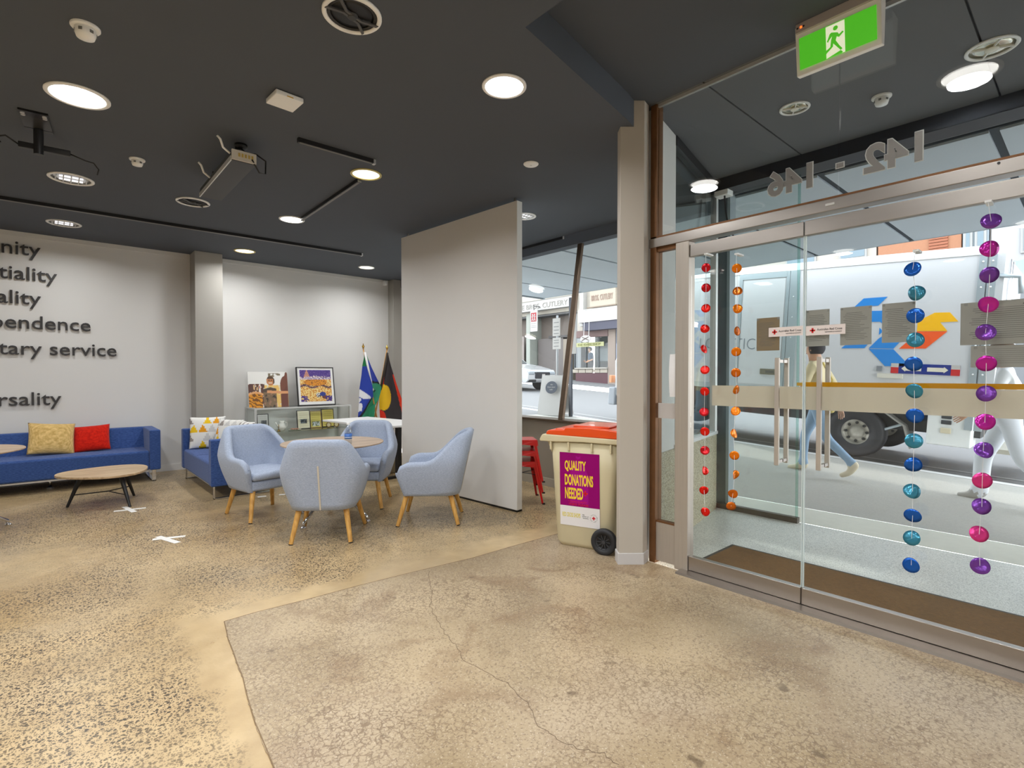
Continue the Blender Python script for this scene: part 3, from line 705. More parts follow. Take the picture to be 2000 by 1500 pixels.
M().cyl((-.050, .165, -.026), (-.058, .165, -.026), .006, n=10).build('indicator_light', mat('red indicator', (255, 96, 30), .4, emit=2.5), r)
for y in (.183, .152): M().cyl((-.050, y, -.026), (-.057, y, -.026), .005, n=10).build('test_hole', BLACK, r)

# ================================================================== WALL LETTERING
LET = mat('charcoal acrylic letter', (58, 56, 56), .4)
WL = [('Humanity', -.058, 2.824), ('Impartiality', .093, 2.520), ('Neutrality', -.061, 2.225), ('Independence', .416, 1.925), ('Voluntary service', .683, 1.607), ('Universality', .118, .985)]
KX = None
for s, xr, zb in WL:
    vs, fs, base = text_mesh(s, bold=.004)
    w0 = max(v[0] for v in vs)
    if KX is None:
        v2, f2, b2 = text_mesh('service', bold=.004); KX = .668 / max(v[0] for v in v2)
        v3, f3, b3 = text_mesh('x', bold=.004); KZ = .106 / max(v[1] for v in v3)
    h0 = max(v[1] for v in vs)
    r = thing('wall_lettering', 'charcoal raised lettering reading %s on the white back wall' % s, 'lettering', (xr - w0 * KX, 8.757, zb), 0, 'raised words on the back wall')
    T = frame((0, 0, 0), (1, 0, 0), (0, 0, 1), (0, -1, 0))
    for a, b, g in islands(vs, fs):
        idx = sorted({i for f in g for i in f}); mp = {i: j for j, i in enumerate(idx)}
        q = M(T); q.add([(vs[i][0] * KX, (vs[i][1] - base) * KZ, vs[i][2] * 22) for i in idx], [tuple(mp[i] for i in f) for f in g]); q.build('letter', LET, r)

# ================================================================== FURNITURE
# armchair: front is local +y ---------------------------------------------------------
def chair_outline(z, t, off=0):
    """point of the shell's plan outline at height z; t runs 0..1 from left arm front round the back to right arm front"""
    k = (z - .27) / .55
    Wd = .250 + .072 * math.sin(min(1, k / .62) * PI / 2) - .088 * max(0, (k - .55) / .45) ** 1.3
    yb = -.275 - .120 * k
    yf = .21 + .075 * min(1, k / .45)
    r = .13 - .03 * k
    Wd -= off; yb += off; yf -= off * .3; r = max(.03, r - off * .6)
    seg = [yf - (yb + r), PI / 2 * r, 2 * (Wd - r), PI / 2 * r, yf - (yb + r)]
    # fixed fractions keep the columns of the grid aligned
    fr = [0, .30, .40, .60, .70, 1]
    for i in range(5):
        if t <= fr[i + 1] + 1e-9:
            u = (t - fr[i]) / (fr[i + 1] - fr[i]); break
    if i == 0: return -Wd, yf + (yb + r - yf) * u
    if i == 1: a = PI + u * PI / 2; return -Wd + r + r * math.cos(a), yb + r + r * math.sin(a)
    if i == 2: return -Wd + r + 2 * (Wd - r) * u, yb
    if i == 3: a = 1.5 * PI + u * PI / 2; return Wd - r + r * math.cos(a), yb + r + r * math.sin(a)
    return Wd, yb + r + (yf - yb - r) * u
def chair_top(t):
    s = min(t, 1 - t)                     # 0 at the arm front, .5 at the middle of the back
    pts = [(0, .47), (.025, .53), (.07, .558), (.16, .562), (.195, .578), (.23, .645), (.265, .73), (.295, .79), (.33, .818), (.37, .827), (.5, .829)]
    for (a, za), (b, zb) in zip(pts[:-1], pts[1:]):
        if s <= b: u = (s - a) / (b - a); return za + (zb - za) * u
    return .82
def make_armchair(label, loc, rz):
    r = thing('armchair', label, 'armchair', loc, rz, 'pale blue armchairs around the round table')
    N = 44; rows = 12; q = M(); vs = []; th_ = .062
    for i in range(N + 1):
        t = i / N; top = chair_top(t); col = []
        f = min(1, min(t, 1 - t) / .02)
        for j in range(rows + 1):
            z = .27 + (top - .27) * j / rows
            x, y = chair_outline(z, t); col.append((x, y, z))
        for a in (.5, 1, 1.5):
            zz = top + .022 * math.sin(a * PI / 2); x, y = chair_outline(top, t, th_ * a / 2); col.append((x, y, zz))
        for j in range(rows, -1, -1):
            z = .27 + (top - .27) * j / rows
            x, y = chair_outline(z, t, th_); col.append((x, y, z))
        vs += col
    K = len(vs) // (N + 1)
    fs = [(i * K + j, (i + 1) * K + j, (i + 1) * K + j + 1, i * K + j + 1) for i in range(N) for j in range(K - 1)]
    fs += [((i + 1) * K, i * K, i * K + K - 1, (i + 1) * K + K - 1) for i in range(N)]
    # rounded arm fronts
    for base, sg in ((0, 1), (N * K, -1)):
        c = [vs[base + j] for j in range(K)]
        h = K // 2
        for j in range(h):
            a, b = base + j, base + K - 1 - j; a2, b2 = base + j + 1, base + K - 2 - j
            if a2 >= b2: fs.append((a, b, a2)); break
            m0 = len(vs); pa = [(vs[a][k] + vs[b][k]) / 2 for k in range(3)]; pb = [(vs[a2][k] + vs[b2][k]) / 2 for k in range(3)]
            pa[1] += .022; pb[1] += .022
            vs += [tuple(pa), tuple(pb)]
            fs += [(a, a2, m0 + 1, m0), (m0, m0 + 1, b2, b)]
    q.add(vs, fs)
    o = q.build('shell', CHAIRF, r, smooth=True)
    bm = bmesh.new(); bm.from_mesh(o.data); bmesh.ops.remove_doubles(bm, verts=bm.verts, dist=.0004); bmesh.ops.recalc_face_normals(bm, faces=bm.faces); bm.to_mesh(o.data); bm.free()
    q = M(); q.prism([(-.235, .235), (.235, .235), (.215, -.26), (-.215, -.26)], .275, .375); q.build('seat_base', CHAIRF, r, bevel=.03, seg=4)
    q = M(); q.box(-.235, .235, -.27, .265, .375, .445); q.build('seat_cushion', CHAIRF, r, bevel=.032, seg=5)
    for fx, fy, tx, ty in ((-.265, .27, -.20, .19), (.265, .27, .20, .19), (-.232, -.27, -.18, -.19), (.232, -.27, .18, -.19)):
        lg = M().cyl((fx, fy, 0), (tx, ty, .29), .0165, .0245, 18).build('leg', OAK, r, smooth=False, bevel=.002)
        M().cyl((fx, fy, -.0), (fx + (tx - fx) * .02, fy + (ty - fy) * .02, .006), .017, .017, 14).build('glide', SATBLACK, lg)
    z0, z1 = .275, .64; q = M(); n = 10; a = []
    for i in range(n + 1):
        z = z0 + (z1 - z0) * i / n; y = chair_outline(z, .5)[1]
        a += [(-.006, y - .003, z), (.006, y - .003, z)]
    q.add(a, [(2 * i, 2 * i + 1, 2 * i + 3, 2 * i + 2) for i in range(n)])
    z = q.build('back_zip', mat('cream zip tape', (206, 196, 178), .7), r, solid=.005)
    return r
ac = make_armchair('pale blue armchair seen from behind with a cream zip up its back', (1.77, 4.355, 0), math.radians(-34.3))
dup(ac, (2.69, 4.178, 0), math.radians(50), 'pale blue armchair seen side on, in front of the white partition')
dup(ac, (1.565, 5.43, 0), math.radians(-168.8), 'pale blue armchair beside the blue two seat sofa, its seat cushion showing')
dup(ac, (2.48, 5.18, 0), math.radians(138.9), 'pale blue armchair behind the round table, nearest the white table')

# round tables --------------------------------------------------------------------------
def round_table(label, loc, rz):
    r = thing('round_table', label, 'table', loc, 0, 'round oak tables')
    M().lathe([(.001, .695), (.40, .695), (.462, .708), (.465, .714), (.462, .720), (.001, .720)], 64).build('tabletop', OAKTOP2, r, smooth=True, bevel=.001)
    M().cyl((0, 0, .12), (0, 0, .69), .034, n=24).build('column', CHROME, r, smooth=True)
    M().cyl((0, 0, .675), (0, 0, .695), .16, n=28).build('mounting_plate', SATBLACK, r)
    for k in range(4):
        a = rz + k * PI / 2; c, s = math.cos(a), math.sin(a)
        lg = M().tube([(c * .03, s * .03, .33), (c * .10, s * .10, .26), (c * .32, s * .32, .09), (c * .385, s * .385, .045), (c * .392, s * .392, .02)], .014, 10).build('leg', CHROME, r, smooth=True)
        M().lathe([(.001, 0), (.024, 0), (.026, .008), (.012, .022), (.001, .022)], 16, (c * .392, s * .392, 0)).build('foot', CHROME, lg, smooth=True)
    return r
round_table('round oak topped table between the four pale armchairs', (2.015, 4.83, 0), math.radians(27))
round_table('round oak topped table cut off by the left edge of the picture', (-.62, 6.32, 0), math.radians(32))
# bottle
b = thing('water_bottle', 'clear plastic bottle with a blue label on the round table', 'bottle', (2.062, 4.60, .72))
WATER = glass_mat('clear plastic', (.90, .94, .97), .26)
M().lathe([(.001, 0), (.030, 0), (.033, .006), (.033, .05), (.0325, .095), (.033, .10), (.030, .13), (.018, .165), (.014, .172), (.014, .18), (.001, .18)], 24).build('bottle_body', WATER, b, smooth=True)
M().lathe([(.0345, .048), (.0345, .095), (.0335, .095), (.0335, .048)], 24, close=True).build('label_wrap', mat('blue label', (66, 112, 186), .4), b, smooth=True)
M().lathe([(.0349, .058), (.0349, .066), (.0343, .066), (.0343, .058)], 24, close=True).build('label_stripe', mat('pale label stripe', (196, 212, 232), .4), b, smooth=True)
M().cyl((0, 0, .178), (0, 0, .196), .0155, n=18).build('cap', WHITEP, b)

# coffee table ----------------------------------------------------------------------------
r = thing('coffee_table', 'low rounded triangular oak coffee table with black splayed legs', 'coffee table', (.44, 6.93, 0))
aA = math.atan2(7.009 - 6.93, .127 - .44)
q = M(); pts = []
for i in range(72):
    a = 2 * PI * i / 72; R_ = .385 * (1 + .075 * math.cos(3 * (a - aA)))
    pts.append((R_ * math.cos(a), R_ * math.sin(a)))
q.prism(pts, .325, .348); q.build('tabletop', OAKTOP, r, bevel=.004, seg=2)
feet = [(.127 - .44, 7.009 - 6.93), (.611 - .44, 6.596 - 6.93), (.705 - .44, 7.197 - 6.93)]
for fx, fy in feet:
    M().cyl((fx, fy, 0), (fx * .62, fy * .62, .327), .012, .024, 16).build('leg', SATBLACK, r, smooth=True, bevel=.001)
hub = (.02, .01, .13)
for fx, fy in feet: M().cyl((fx * .86, fy * .86, .12), hub, .006, n=8).build('stretcher', SATBLACK, r)

# sofas --------------------------------------------------------------------------------------
def sofa(name, label, loc, rz, L, split):
    """front is local -y, back towards +y; origin at the middle of the front edge on the floor"""
    r = thing(name, label, 'sofa', loc, rz, 'blue sofas with chrome legs')
    D = .70
    M().box(-L / 2 + .115, L / 2 - .115, .0, D - .14, .145, .395).build('seat', SOFAF, r, bevel=.03, seg=4)
    M().add([(-L / 2 + .1, D - .20, .36), (L / 2 - .1, D - .20, .36), (L / 2 - .1, D, .15), (-L / 2 + .1, D, .15), (-L / 2 + .1, D - .11, .655), (L / 2 - .1, D - .11, .655), (L / 2 - .1, D, .655), (-L / 2 + .1, D, .655)],
            [(0, 3, 2, 1), (4, 5, 6, 7), (0, 1, 5, 4), (1, 2, 6, 5), (2, 3, 7, 6), (3, 0, 4, 7)]).build('backrest', SOFAF, r, bevel=.018, seg=3)
    for s in (-1, 1):
        x0 = s * (L / 2 - .12); x1 = s * L / 2
        M().box(min(x0, x1), max(x0, x1), -.005, D, .145, .655).build('armrest', SOFAF, r, bevel=.016, seg=3)
        xa = s * (L / 2 - .07); q = M()
        q.box(xa - .022, xa + .022, .03, .042, .0, .145).box(xa - .022, xa + .022, D - .06, D - .048, .0, .145).box(xa - .022, xa + .022, .03, D - .048, 0, .012)
        q.build('leg', CHROME, r, bevel=.002)
    if split:
        M().box(-.002, .002, .02, D - .22, .394, .397).build('seat_seam', mat('dark blue seam', (26, 42, 84), .9), r)
    M().box(-L / 2 + .13, L / 2 - .13, .03, .06, .125, .145).build('base_rail', ALU, r)
    if L > 1.9:
        for x in (-.0,):
            c = M().cyl((x, .30, .02), (x, .30, .14), .018, n=16).build('centre_leg', CHROME, r, smooth=True)
            M().cyl((x, .30, 0), (x, .30, .012), .035, n=18).build('foot_disc', CHROME, c)
    return r
sofa('sofa', 'long blue sofa along the lettered white wall', (.0, 8.015, 0), 0, 2.14, False)
# its own middle leg stands towards the left in the picture
sofa('sofa', 'blue two seat sofa standing end on, in front of the grey column', (1.30, 7.17, 0), math.radians(-90), 1.68, True)

def pillow(name, label, w, h, th_, mats, loc, rot, pat=None, group=None):
    n = 26; q = M()
    def f(sgn):
        def g(u, v):
            a, b_ = 2 * u - 1, 2 * v - 1
            e = max(0, (1 - abs(a) ** 2.6)) ** .62 * max(0, (1 - abs(b_) ** 2.6)) ** .62
            pin = 1 - .05 * (1 - abs(a) ** 2) * abs(b_) ** 3; pin2 = 1 - .05 * (1 - abs(b_) ** 2) * abs(a) ** 3
            return (a * w / 2 * pin2, b_ * h / 2 * pin, sgn * (th_ / 2 * e + .002))
        return g
    q.grid(n, n, f(1)); q.grid(n, n, f(-1))
    o = q.build(name, mats, None, smooth=True); tag(o, label, 'cushion', group)
    bm = bmesh.new(); bm.from_mesh(o.data); bmesh.ops.remove_doubles(bm, verts=[v for v in bm.verts if v.is_boundary], dist=.006); bmesh.ops.recalc_face_normals(bm, faces=bm.faces); bm.to_mesh(o.data); bm.free()
    if pat:
        for p in o.data.polygons:
            c = p.center; p.material_index = pat(c.x / w + .5, c.y / h + .5)
    o.location = loc; o.rotation_euler = rot
    return o
TAN = fabric_mat('mustard basket weave', (196, 160, 92), (228, 194, 128), 160)
RED = fabric_mat('scarlet cotton', (186, 22, 6), (214, 34, 12), 200)
pillow('cushion', 'mustard yellow woven cushion leaning on the long blue sofa', .44, .40, .13, TAN, (.02, 8.44, .585), (math.radians(66), math.radians(5), math.radians(6)), group='cushions on the long sofa')
pillow('cushion', 'scarlet red cushion leaning beside the mustard one', .38, .36, .12, RED, (.40, 8.50, .555), (math.radians(60), math.radians(-4), math.radians(-8)), group='cushions on the long sofa')
PM = [mat('white cotton', (232, 230, 224), .9), mat('warm grey print', (150, 142, 136), .9), mat('yellow print', (240, 196, 24), .9), mat('pale grey print', (206, 204, 200), .9), mat('orange print', (232, 158, 24), .9)]
def tri(seed):
    def f(u, v):
        a = u * 4; b_ = v * 4; row = int(b_); fb = b_ - row; x = a + (row % 2) * .5; i = int(x); fx = x - i
        upw = fb < 1 - abs(2 * fx - 1)
        rnd = random.Random(seed * 991 + i * 37 + row * 101 + upw * 17).random()
        return 0 if not upw else (1, 2, 3, 2, 1, 4)[int(rnd * 6)] if rnd > .12 else 0
    return f
pillow('patterned_cushion', 'yellow grey and white triangle cushion against the far sofa arm', .42, .42, .12, PM, (1.56, 7.80, .60), (math.radians(78), math.radians(0), math.radians(-14)), tri(3), 'triangle patterned cushions')
pillow('patterned_cushion', 'triangle patterned cushion leaning on the middle of the two seat sofa', .42, .42, .12, PM, (1.70, 7.36, .59), (math.radians(74), 0, math.radians(-62)), tri(5), 'triangle patterned cushions')
pillow('patterned_cushion', 'triangle patterned cushion nearest the pale armchair on the two seat sofa', .42, .42, .12, PM, (1.74, 6.86, .60), (math.radians(72), 0, math.radians(-84)), tri(8), 'triangle patterned cushions')

# white table --------------------------------------------------------------------------------
r = thing('white_table', 'rectangular white topped table behind the round table', 'table', (3.385, 6.65, 0), math.radians(7.6))
M().box(-.375, .375, -.76, .76, .695, .72).build('tabletop', mat('white laminate', (240, 239, 236), .35), r, bevel=.003)
M().box(-.03, .03, -.50, .50, .655, .695).build('underframe_rail', SATBLACK, r)
for y in (-.50, .50):
    M().box(-.03, .03, y - .03, y + .03, .03, .66).build('leg', SATBLACK, r)
    M().box(-.28, .28, y - .03, y + .03, 0, .03).build('foot_bar', SATBLACK, r)
r = thing('storage_tub', 'beige storage tub under the white table', 'tub', (3.45, 6.60, 0), .2)
M().lathe([(.001, 0), (.17, 0), (.19, .01), (.215, .33), (.23, .335), (.23, .36), (.001, .36)], 4).build('tub_body', mat('beige tub plastic', (150, 138, 112), .6), r, bevel=.03, seg=3).rotation_euler = (0, 0, PI / 4)
M().box(-.17, .17, -.17, .17, .36, .385).build('lid', mat('dark tub lid', (70, 66, 60), .6), r, bevel=.01)

# glass display cabinet -------------------------------------------------------------------------
r = thing('display_cabinet', 'low glass display cabinet with aluminium frame against the back wall', 'cabinet', (3.0, 8.475, 0))
x0, x1, y0, y1 = -.73, .73, -.225, .235; CABF = mat('pale cabinet frame', (212, 212, 208), .4)
for x in (x0, x1):
    for y in (y0, y1): M().box(x - .016, x + .016, y - .016, y + .016, .0, .865).build('corner_post', CABF, r)
for z in (.10, .845):
    q = M(); q.box(x0, x1, y0 - .015, y0 + .015, z, z + .022).box(x0, x1, y1 - .015, y1 + .015, z, z + .022).box(x0 - .015, x0 + .015, y0, y1, z, z + .022).box(x1 - .015, x1 + .015, y0, y1, z, z + .022); q.build('frame_rail', CABF, r)
M().box(x0, x1, y0, y1, .860, .866).build('top_pane', GLASS, r)
M().box(x0 + .01, x1 - .01, y0, y1, .490, .497).build('glass_shelf', glass_mat('green glass shelf', (.93, .97, .94), .05), r)
M().box(x0, x1, y0, y1, .08, .10).build('base_board', mat('cabinet base', (150, 154, 146), .5), r)
M().box(x0, x1, y1 + .004, y1 + .01, .10, .86).build('back_panel', mat('pale grey back', (232, 233, 228), .5), r)
M().box(x0, x1, y0 - .018, y0 - .013, .12, .845).build('front_pane', GLASS, r)
for x in (x0 - .018, x1 + .013): M().box(x, x + .005, y0, y1, .12, .845).build('side_pane', GLASS, r)
SH = .497
def framed(name, label, x, z0, w, h, fcol, colfn, lean=.16, y=8.46, cat='frame', nu=20, nv=24, border=.012, yaw=0):
    t = thing(name, label, cat, (x, y, z0), yaw, rot=(-lean, 0, yaw))
    M().box(-w / 2, w / 2, .0, .014, 0, h).build('frame_board', fcol, t)
    raster('print', nu, nv, lambda u, v: (-w / 2 + border + u * (w - 2 * border), -.0015, border + v * (h - 2 * border)), colfn, PRINT, t)
    return t
def doc(paper, ink, pic=None):
    def f(u, v):
        if pic and pic[0] < u < pic[2] and pic[1] < v < pic[3]: return pic[4] if noise2(u * 9, v * 9, 2) > 0 else pic[5]
        if .12 < u < .88 and .08 < v < .92 and int(v * 24) % 3 == 0: return ink
        return paper
    return f
DK = mat('dark frame', (46, 44, 40), .5); WD = mat('light wood frame', (150, 116, 66), .5)
framed('framed_document', 'dark framed grey document at the left end of the display cabinet', 2.44, SH, .17, .27, DK, doc((206, 206, 200), (190, 190, 186), (.3, .4, .9, .66, (70, 74, 78), (110, 112, 112))))
framed('framed_document', 'cream framed page with a dark photo, middle of the cabinet shelf', 3.055, SH, .21, .30, DK, doc((232, 226, 198), (216, 208, 172), (.2, .26, .8, .52, (60, 68, 74), (120, 130, 136))))
framed('framed_document', 'yellow page above a small landscape photo in the cabinet', 3.265, SH, .19, .28, WD, doc((222, 206, 112), (196, 180, 84), (.1, .06, .9, .34, (110, 124, 92), (214, 220, 220))), y=8.50)
framed('framed_document', 'plain yellow framed certificate at the right of the cabinet shelf', 3.475, SH, .21, .30, DK, doc((226, 208, 110), (190, 174, 84)), y=8.52)
r = thing('jug', 'small white china jug in the display cabinet', 'jug', (2.70, 8.42, SH))
M().lathe([(.001, 0), (.035, 0), (.055, .03), (.058, .06), (.040, .10), (.030, .125), (.036, .15), (.033, .15), (.027, .125), (.001, .12)], 24).build('jug_body', mat('white china', (238, 236, 228), .25), r, smooth=True)
M().tube([(-.05, 0, .04), (-.075, 0, .09), (-.095, 0, .13)], .010).build('spout', MATS['white china'], r, smooth=True)
M().tube([(.035, 0, .13), (.075, 0, .12), (.08, 0, .07), (.052, 0, .04)], .006).build('handle', MATS['white china'], r, smooth=True)
r = thing('hand_bell', 'tiny brass hand bell in front of the white jug', 'bell', (2.62, 8.32, SH))
M().lathe([(.001, .03), (.012, .028), (.018, .012), (.028, 0), (.001, 0)], 16).build('bell_cup', mat('brass', (170, 132, 60), .3, 1), r, smooth=True)
M().lathe([(.001, .105), (.005, .10), (.004, .03), (.001, .03)], 10).build('handle', MATS['brass'], r, smooth=True)
r = thing('shell_dish', 'flat dish of small shells on the cabinet shelf', 'dish', (2.88, 8.38, SH))
M().lathe([(.001, .004), (.06, .004), (.095, .012), (.097, .009), (.05, 0), (.001, 0)], 24).build('dish', mat('glass dish', (190, 186, 170), .2), r, smooth=True)
for i in range(7):
    a = i * .9; M().ball((.045 * math.cos(a), .04 * math.sin(a), .018), .02, .014, .010, 8).build('shell', mat('shell', (176, 130, 108), .5, var=.3, vscale=40), r, smooth=True)
r = thing('medal_disc', 'bronze medal disc leaning in the left of the cabinet', 'medal', (2.40, 8.36, SH), rot=(-.2, 0, 0))
M().cyl((0, 0, .055), (0, -.01, .055), .055, n=28).build('disc', mat('bronze medal', (150, 122, 66), .35, .9), r, smooth=True, bevel=.002)
M().cyl((0, -.011, .055), (0, -.014, .055), .035, n=24).build('relief', MATS['brass'], r)
for n_, (x, l) in enumerate(((3.43, 'round brass compass case in the cabinet, left of its pair'), (3.56, 'round brass compass case in the cabinet, nearest the corner post'))):
    r = thing('brass_case', l, 'case', (x, 8.40, SH), rot=(-.15, 0, 0))
    M().lathe([(.038, .0), (.045, .004), (.045, .012), (.036, .016), (.03, .010), (.03, .0)], 24, close=True).build('rim', MATS['bronze medal'], r, smooth=True).matrix_local = Matrix.Translation((0, 0, .045)) @ Matrix.Rotation(PI / 2, 4, 'X')
    M().cyl((0, -.002, .045), (0, -.008, .045), .031, n=20).build('dial', mat('cream dial', (214, 200, 160), .4), r)

# pictures on the cabinet --------------------------------------------------------------------------
def photo(u, v):
    def el(cx, cy, rx, ry): return ((u - cx) / rx) ** 2 + ((v - cy) / ry) ** 2 < 1
    n = noise2(u * 14, v * 14, 1)
    if el(.56, .74, .105, .135):
        if v > .80 - .1 * abs(u - .56) or u > .63: return (92, 66, 48)
        if abs(v - .68) < .012 and abs(u - .55) < .05: return (236, 220, 200)
        if abs(v - .755) < .012 and (abs(u - .52) < .016 or abs(u - .585) < .016): return (50, 34, 26)
        return (196, 130, 84)
    if abs(v - (.40 + .10 * (u - .75) ** 2 + .05 * (1 - u))) < .038 and u > .46: return (222, 158, 108)
    if u > .80 and v < .34 + (u - .8) * 1.5 and u < 1: return (112, 66, 54)
    if el(.93, .58, .13, .30) or el(.97, .80, .05, .20): return (120, 72, 56)
    if .36 < u < .70 and v < .56 - abs(u - .55) * .3:
        return ((66, 58, 50), (128, 104, 78), (160, 120, 96))[int((n + 1) * 1.49)] if v < .42 else (84, 70, 58)
    if abs(v - (.36 + .05 * math.sin(u * 9))) < .03 and u < .5: return (230, 168, 110)
    if u < .34 and v < .38: return (226, 150, 40) if math.sin(v * 60 + u * 30 + n * 4) > -.2 else (122, 76, 30)
    if u < .40 and v < .66:
        if el(.22, .66, .05, .07): return (104, 66, 46)
        return ((206, 96, 50), (240, 226, 214), (96, 64, 56), (226, 190, 140))[int((noise2(u * 22, v * 6, 5) + 1) * 1.99)]
    if .5 < u < .82 and .86 < v < .96 and n > -.1: return (128, 116, 92)
    if v > .62: return (240, 238, 232)
    return (238, 196, 110) if n < .1 else (228, 214, 180)
t = thing('photo_canvas', 'frameless photo of a smiling child with outstretched arms, on the cabinet', 'picture', (2.545, 8.50, .866), rot=(-.17, 0, 0))
M().box(-.29, .29, 0, .02, 0, .55).build('canvas_board', WHITEP, t)
raster('print', 84, 80, lambda u, v: (-.29 + u * .58, -.0015, v * .55), photo, PRINT, t)
def art(u, v):
    n = noise2(u * 16, v * 16, 3); n2 = noise2(u * 34, v * 34, 4); m = noise2(u * 5, v * 5, 6)
    if v > .80 + .06 * m:
        d_ = abs(u - .22) * 1.1
        if v < 1.02 - d_ * 2.2: return (206, 146, 120) if n2 > -.3 else (150, 96, 110)
        return (78, 52, 132) if n2 < .3 else (120, 92, 160)
    if v > .70: return ((206, 170, 156), (226, 212, 214), (104, 78, 138), (222, 176, 120))[int((n2 + 1) * 1.99)]
    if ((u - .5) / .36) ** 2 + ((v - .62) / .13) ** 2 < 1: return (226, 146, 40) if n2 > -.15 else (140, 84, 34)
    if v < .14 + .1 * abs(u - .5) and n < .2 and (u < .25 or u > .78): return (74, 50, 126)
    if ((u - .70) / .10) ** 2 + ((v - .23) / .07) ** 2 < 1: return (52, 64, 140)
    if ((u - .76) / .09) ** 2 + ((v - .14) / .06) ** 2 < 1: return (112, 62, 46)
    if ((u - .56) / .08) ** 2 + ((v - .20) / .08) ** 2 < 1: return (236, 232, 224) if n2 > 0 else (60, 58, 62)
    if abs(v - .48 - .04 * math.sin(u * 12)) < .035: return (88, 62, 66) if n2 > -.2 else (186, 140, 130)
    return ((232, 186, 86), (212, 140, 52), (240, 214, 140), (150, 96, 60))[int((n2 * .7 + n * .3 + 1) * 1.99)]
t = thing('framed_painting', 'framed purple and orange landscape painting leaning on the cabinet', 'picture', (3.285, 8.50, .866), rot=(-.17, 0, 0))
M().box(-.305, .305, .002, .03, 0, .63).build('backing_board', DK, t)
q = M(); w_, h_ = .305, .63
q.box(-w_, w_, -.012, .004, 0, .012).box(-w_, w_, -.012, .004, h_ - .012, h_).box(-w_, -w_ + .012, -.012, .004, 0, h_).box(w_ - .012, w_, -.012, .004, 0, h_); q.build('moulding', mat('black moulding', (40, 36, 36), .4), t)
M().box(-.293, .293, -.002, .002, .012, .618).build('white_mount', mat('white mount', (240, 238, 234), .7), t)
raster('print', 84, 84, lambda u, v: (-.255 + u * .51, -.004, .062 + v * .52), art, PRINT, t)

# flags ------------------------------------------------------------------------------------------------
def flag_xy(cx, cy): return (3.96 + (cx - 390) * .00127, 1.80 - (cy - 165) * .00116)
def interp(tab, y):
    for (ya, xa), (yb_, xb) in zip(tab[:-1], tab[1:]):
        if y <= yb_: return xa + (xb - xa) * max(0, (y - ya)) / (yb_ - ya)
    return tab[-1][1]
def flag(name, label, loc, pole_a, pole_b, left, right, y0, y1, colfn, sleeve, scol, ph, ypl):
    a = flag_xy(*pole_a); b_ = flag_xy(*pole_b)
    ext = (0 + .012 - a[1]) / (b_[1] - a[1]); bot = (a[0] + (b_[0] - a[0]) * ext, .012)
    t = thing('flag', label, 'flag', (bot[0], ypl, 0), 0, 'flags on crossed poles in the corner')
    def w(p, dy=0): return (p[0] - bot[0], dy, p[1])
    M().cyl(w(bot), w(a), .0125, .011, 14).build('pole', mat('varnished pole', (190, 138, 72), .35), t, smooth=True)
    M().lathe([(.001, 0), (.016, .004), (.012, .016), (.022, .03), (.020, .048), (.008, .06), (.006, .085), (.001, .09)], 14, w(a)).build('finial', mat('brass finial', (196, 154, 70), .25, 1), t, smooth=True)
    def surf(u, v):
        cy = y0 + (y1 - y0) * v; xl = interp(left, cy); xr = interp(right, cy); cx = xl + (xr - xl) * u
        p = flag_xy(cx, cy); amp = .035 * min(1, v * 2)
        return w(p, -.016 + amp * math.sin(u * 7 + v * 3 + ph) - .02 * v)
    raster('cloth', 60, 90, surf, lambda u, v: colfn(interp(left, y0 + (y1 - y0) * v) + (interp(right, y0 + (y1 - y0) * v) - interp(left, y0 + (y1 - y0) * v)) * u, y0 + (y1 - y0) * v), CLOTH, t, solid=.002)
    sa, sb = flag_xy(*sleeve[0]), flag_xy(*sleeve[1])
    M().cyl(w(sa, -.03), w(sb, -.03), .018, .02, 12).build('hoist_sleeve', mat('sleeve %s' % name, scol, .8), t, smooth=True)
    M().lathe([(.001, 0), (.13, 0), (.13, .02), (.04, .035), (.018, .05), (.018, .12), (.001, .12)], 24).build('stand_base', SATBLACK, t, smooth=True, bevel=.002)
    return t
def tsi(cx, cy):
    gy = 420 if cx < 430 else 330
    if cy < gy - 60 * 0 and cy < gy: return (30, 122, 66)
    diag = lambda s: (500 - (cy - 880) * .63) + s
    if cx > interp([(215, 400), (770, 510), (1150, 575)], cy) - 4 and cy < 900:
        if cy < 632 + (cx - 500) * .12: return (40, 56, 150)
        if cy < 662 + (cx - 500) * .12: return (24, 24, 34)
        if 770 < cy < 806 and 520 < cx < 560 - (cy - 770): return (24, 24, 28)
        return (52, 138, 104)
    if cy > 880:
        if cx > diag(6): return (46, 140, 100) if (cx * .7 + cy) % 190 > 20 else (36, 122, 84)
        if cx > diag(-26): return (20, 22, 36)
    # white dancer's headdress and star points on the left edge
    if 755 < cy < 895 and cx < 480 and cy > 740 + (cx - 330) * .9 and cy < 800 + (cx - 330) * .75 + (60 if cx < 440 else 0) and (cx < 440 or cy > 835): return (226, 226, 230)
    if cx < interp([(880, 345), (900, 352), (950, 320), (960, 358), (1060, 345), (1075, 300)], cy) and 880 < cy < 1075: return (226, 226, 230)
    if 1150 < cy: return (40, 50, 130)
    return (38, 62, 160)
def abo(cx, cy):
    if ((cx - 690) / 132) ** 2 + ((cy - 880) / 190) ** 2 < 1 and cx > 628: return (232, 184, 24)
    if cx > interp([(500, 848), (550, 848), (900, 930), (1300, 1010)], cy) and cy > 540: return (222, 54, 22)
    if cx < interp([(500, 722), (700, 700), (760, 690), (1060, 640), (1100, 695), (1220, 735)], cy) and cy > 490: return (222, 48, 20)
    return (52, 46, 48)
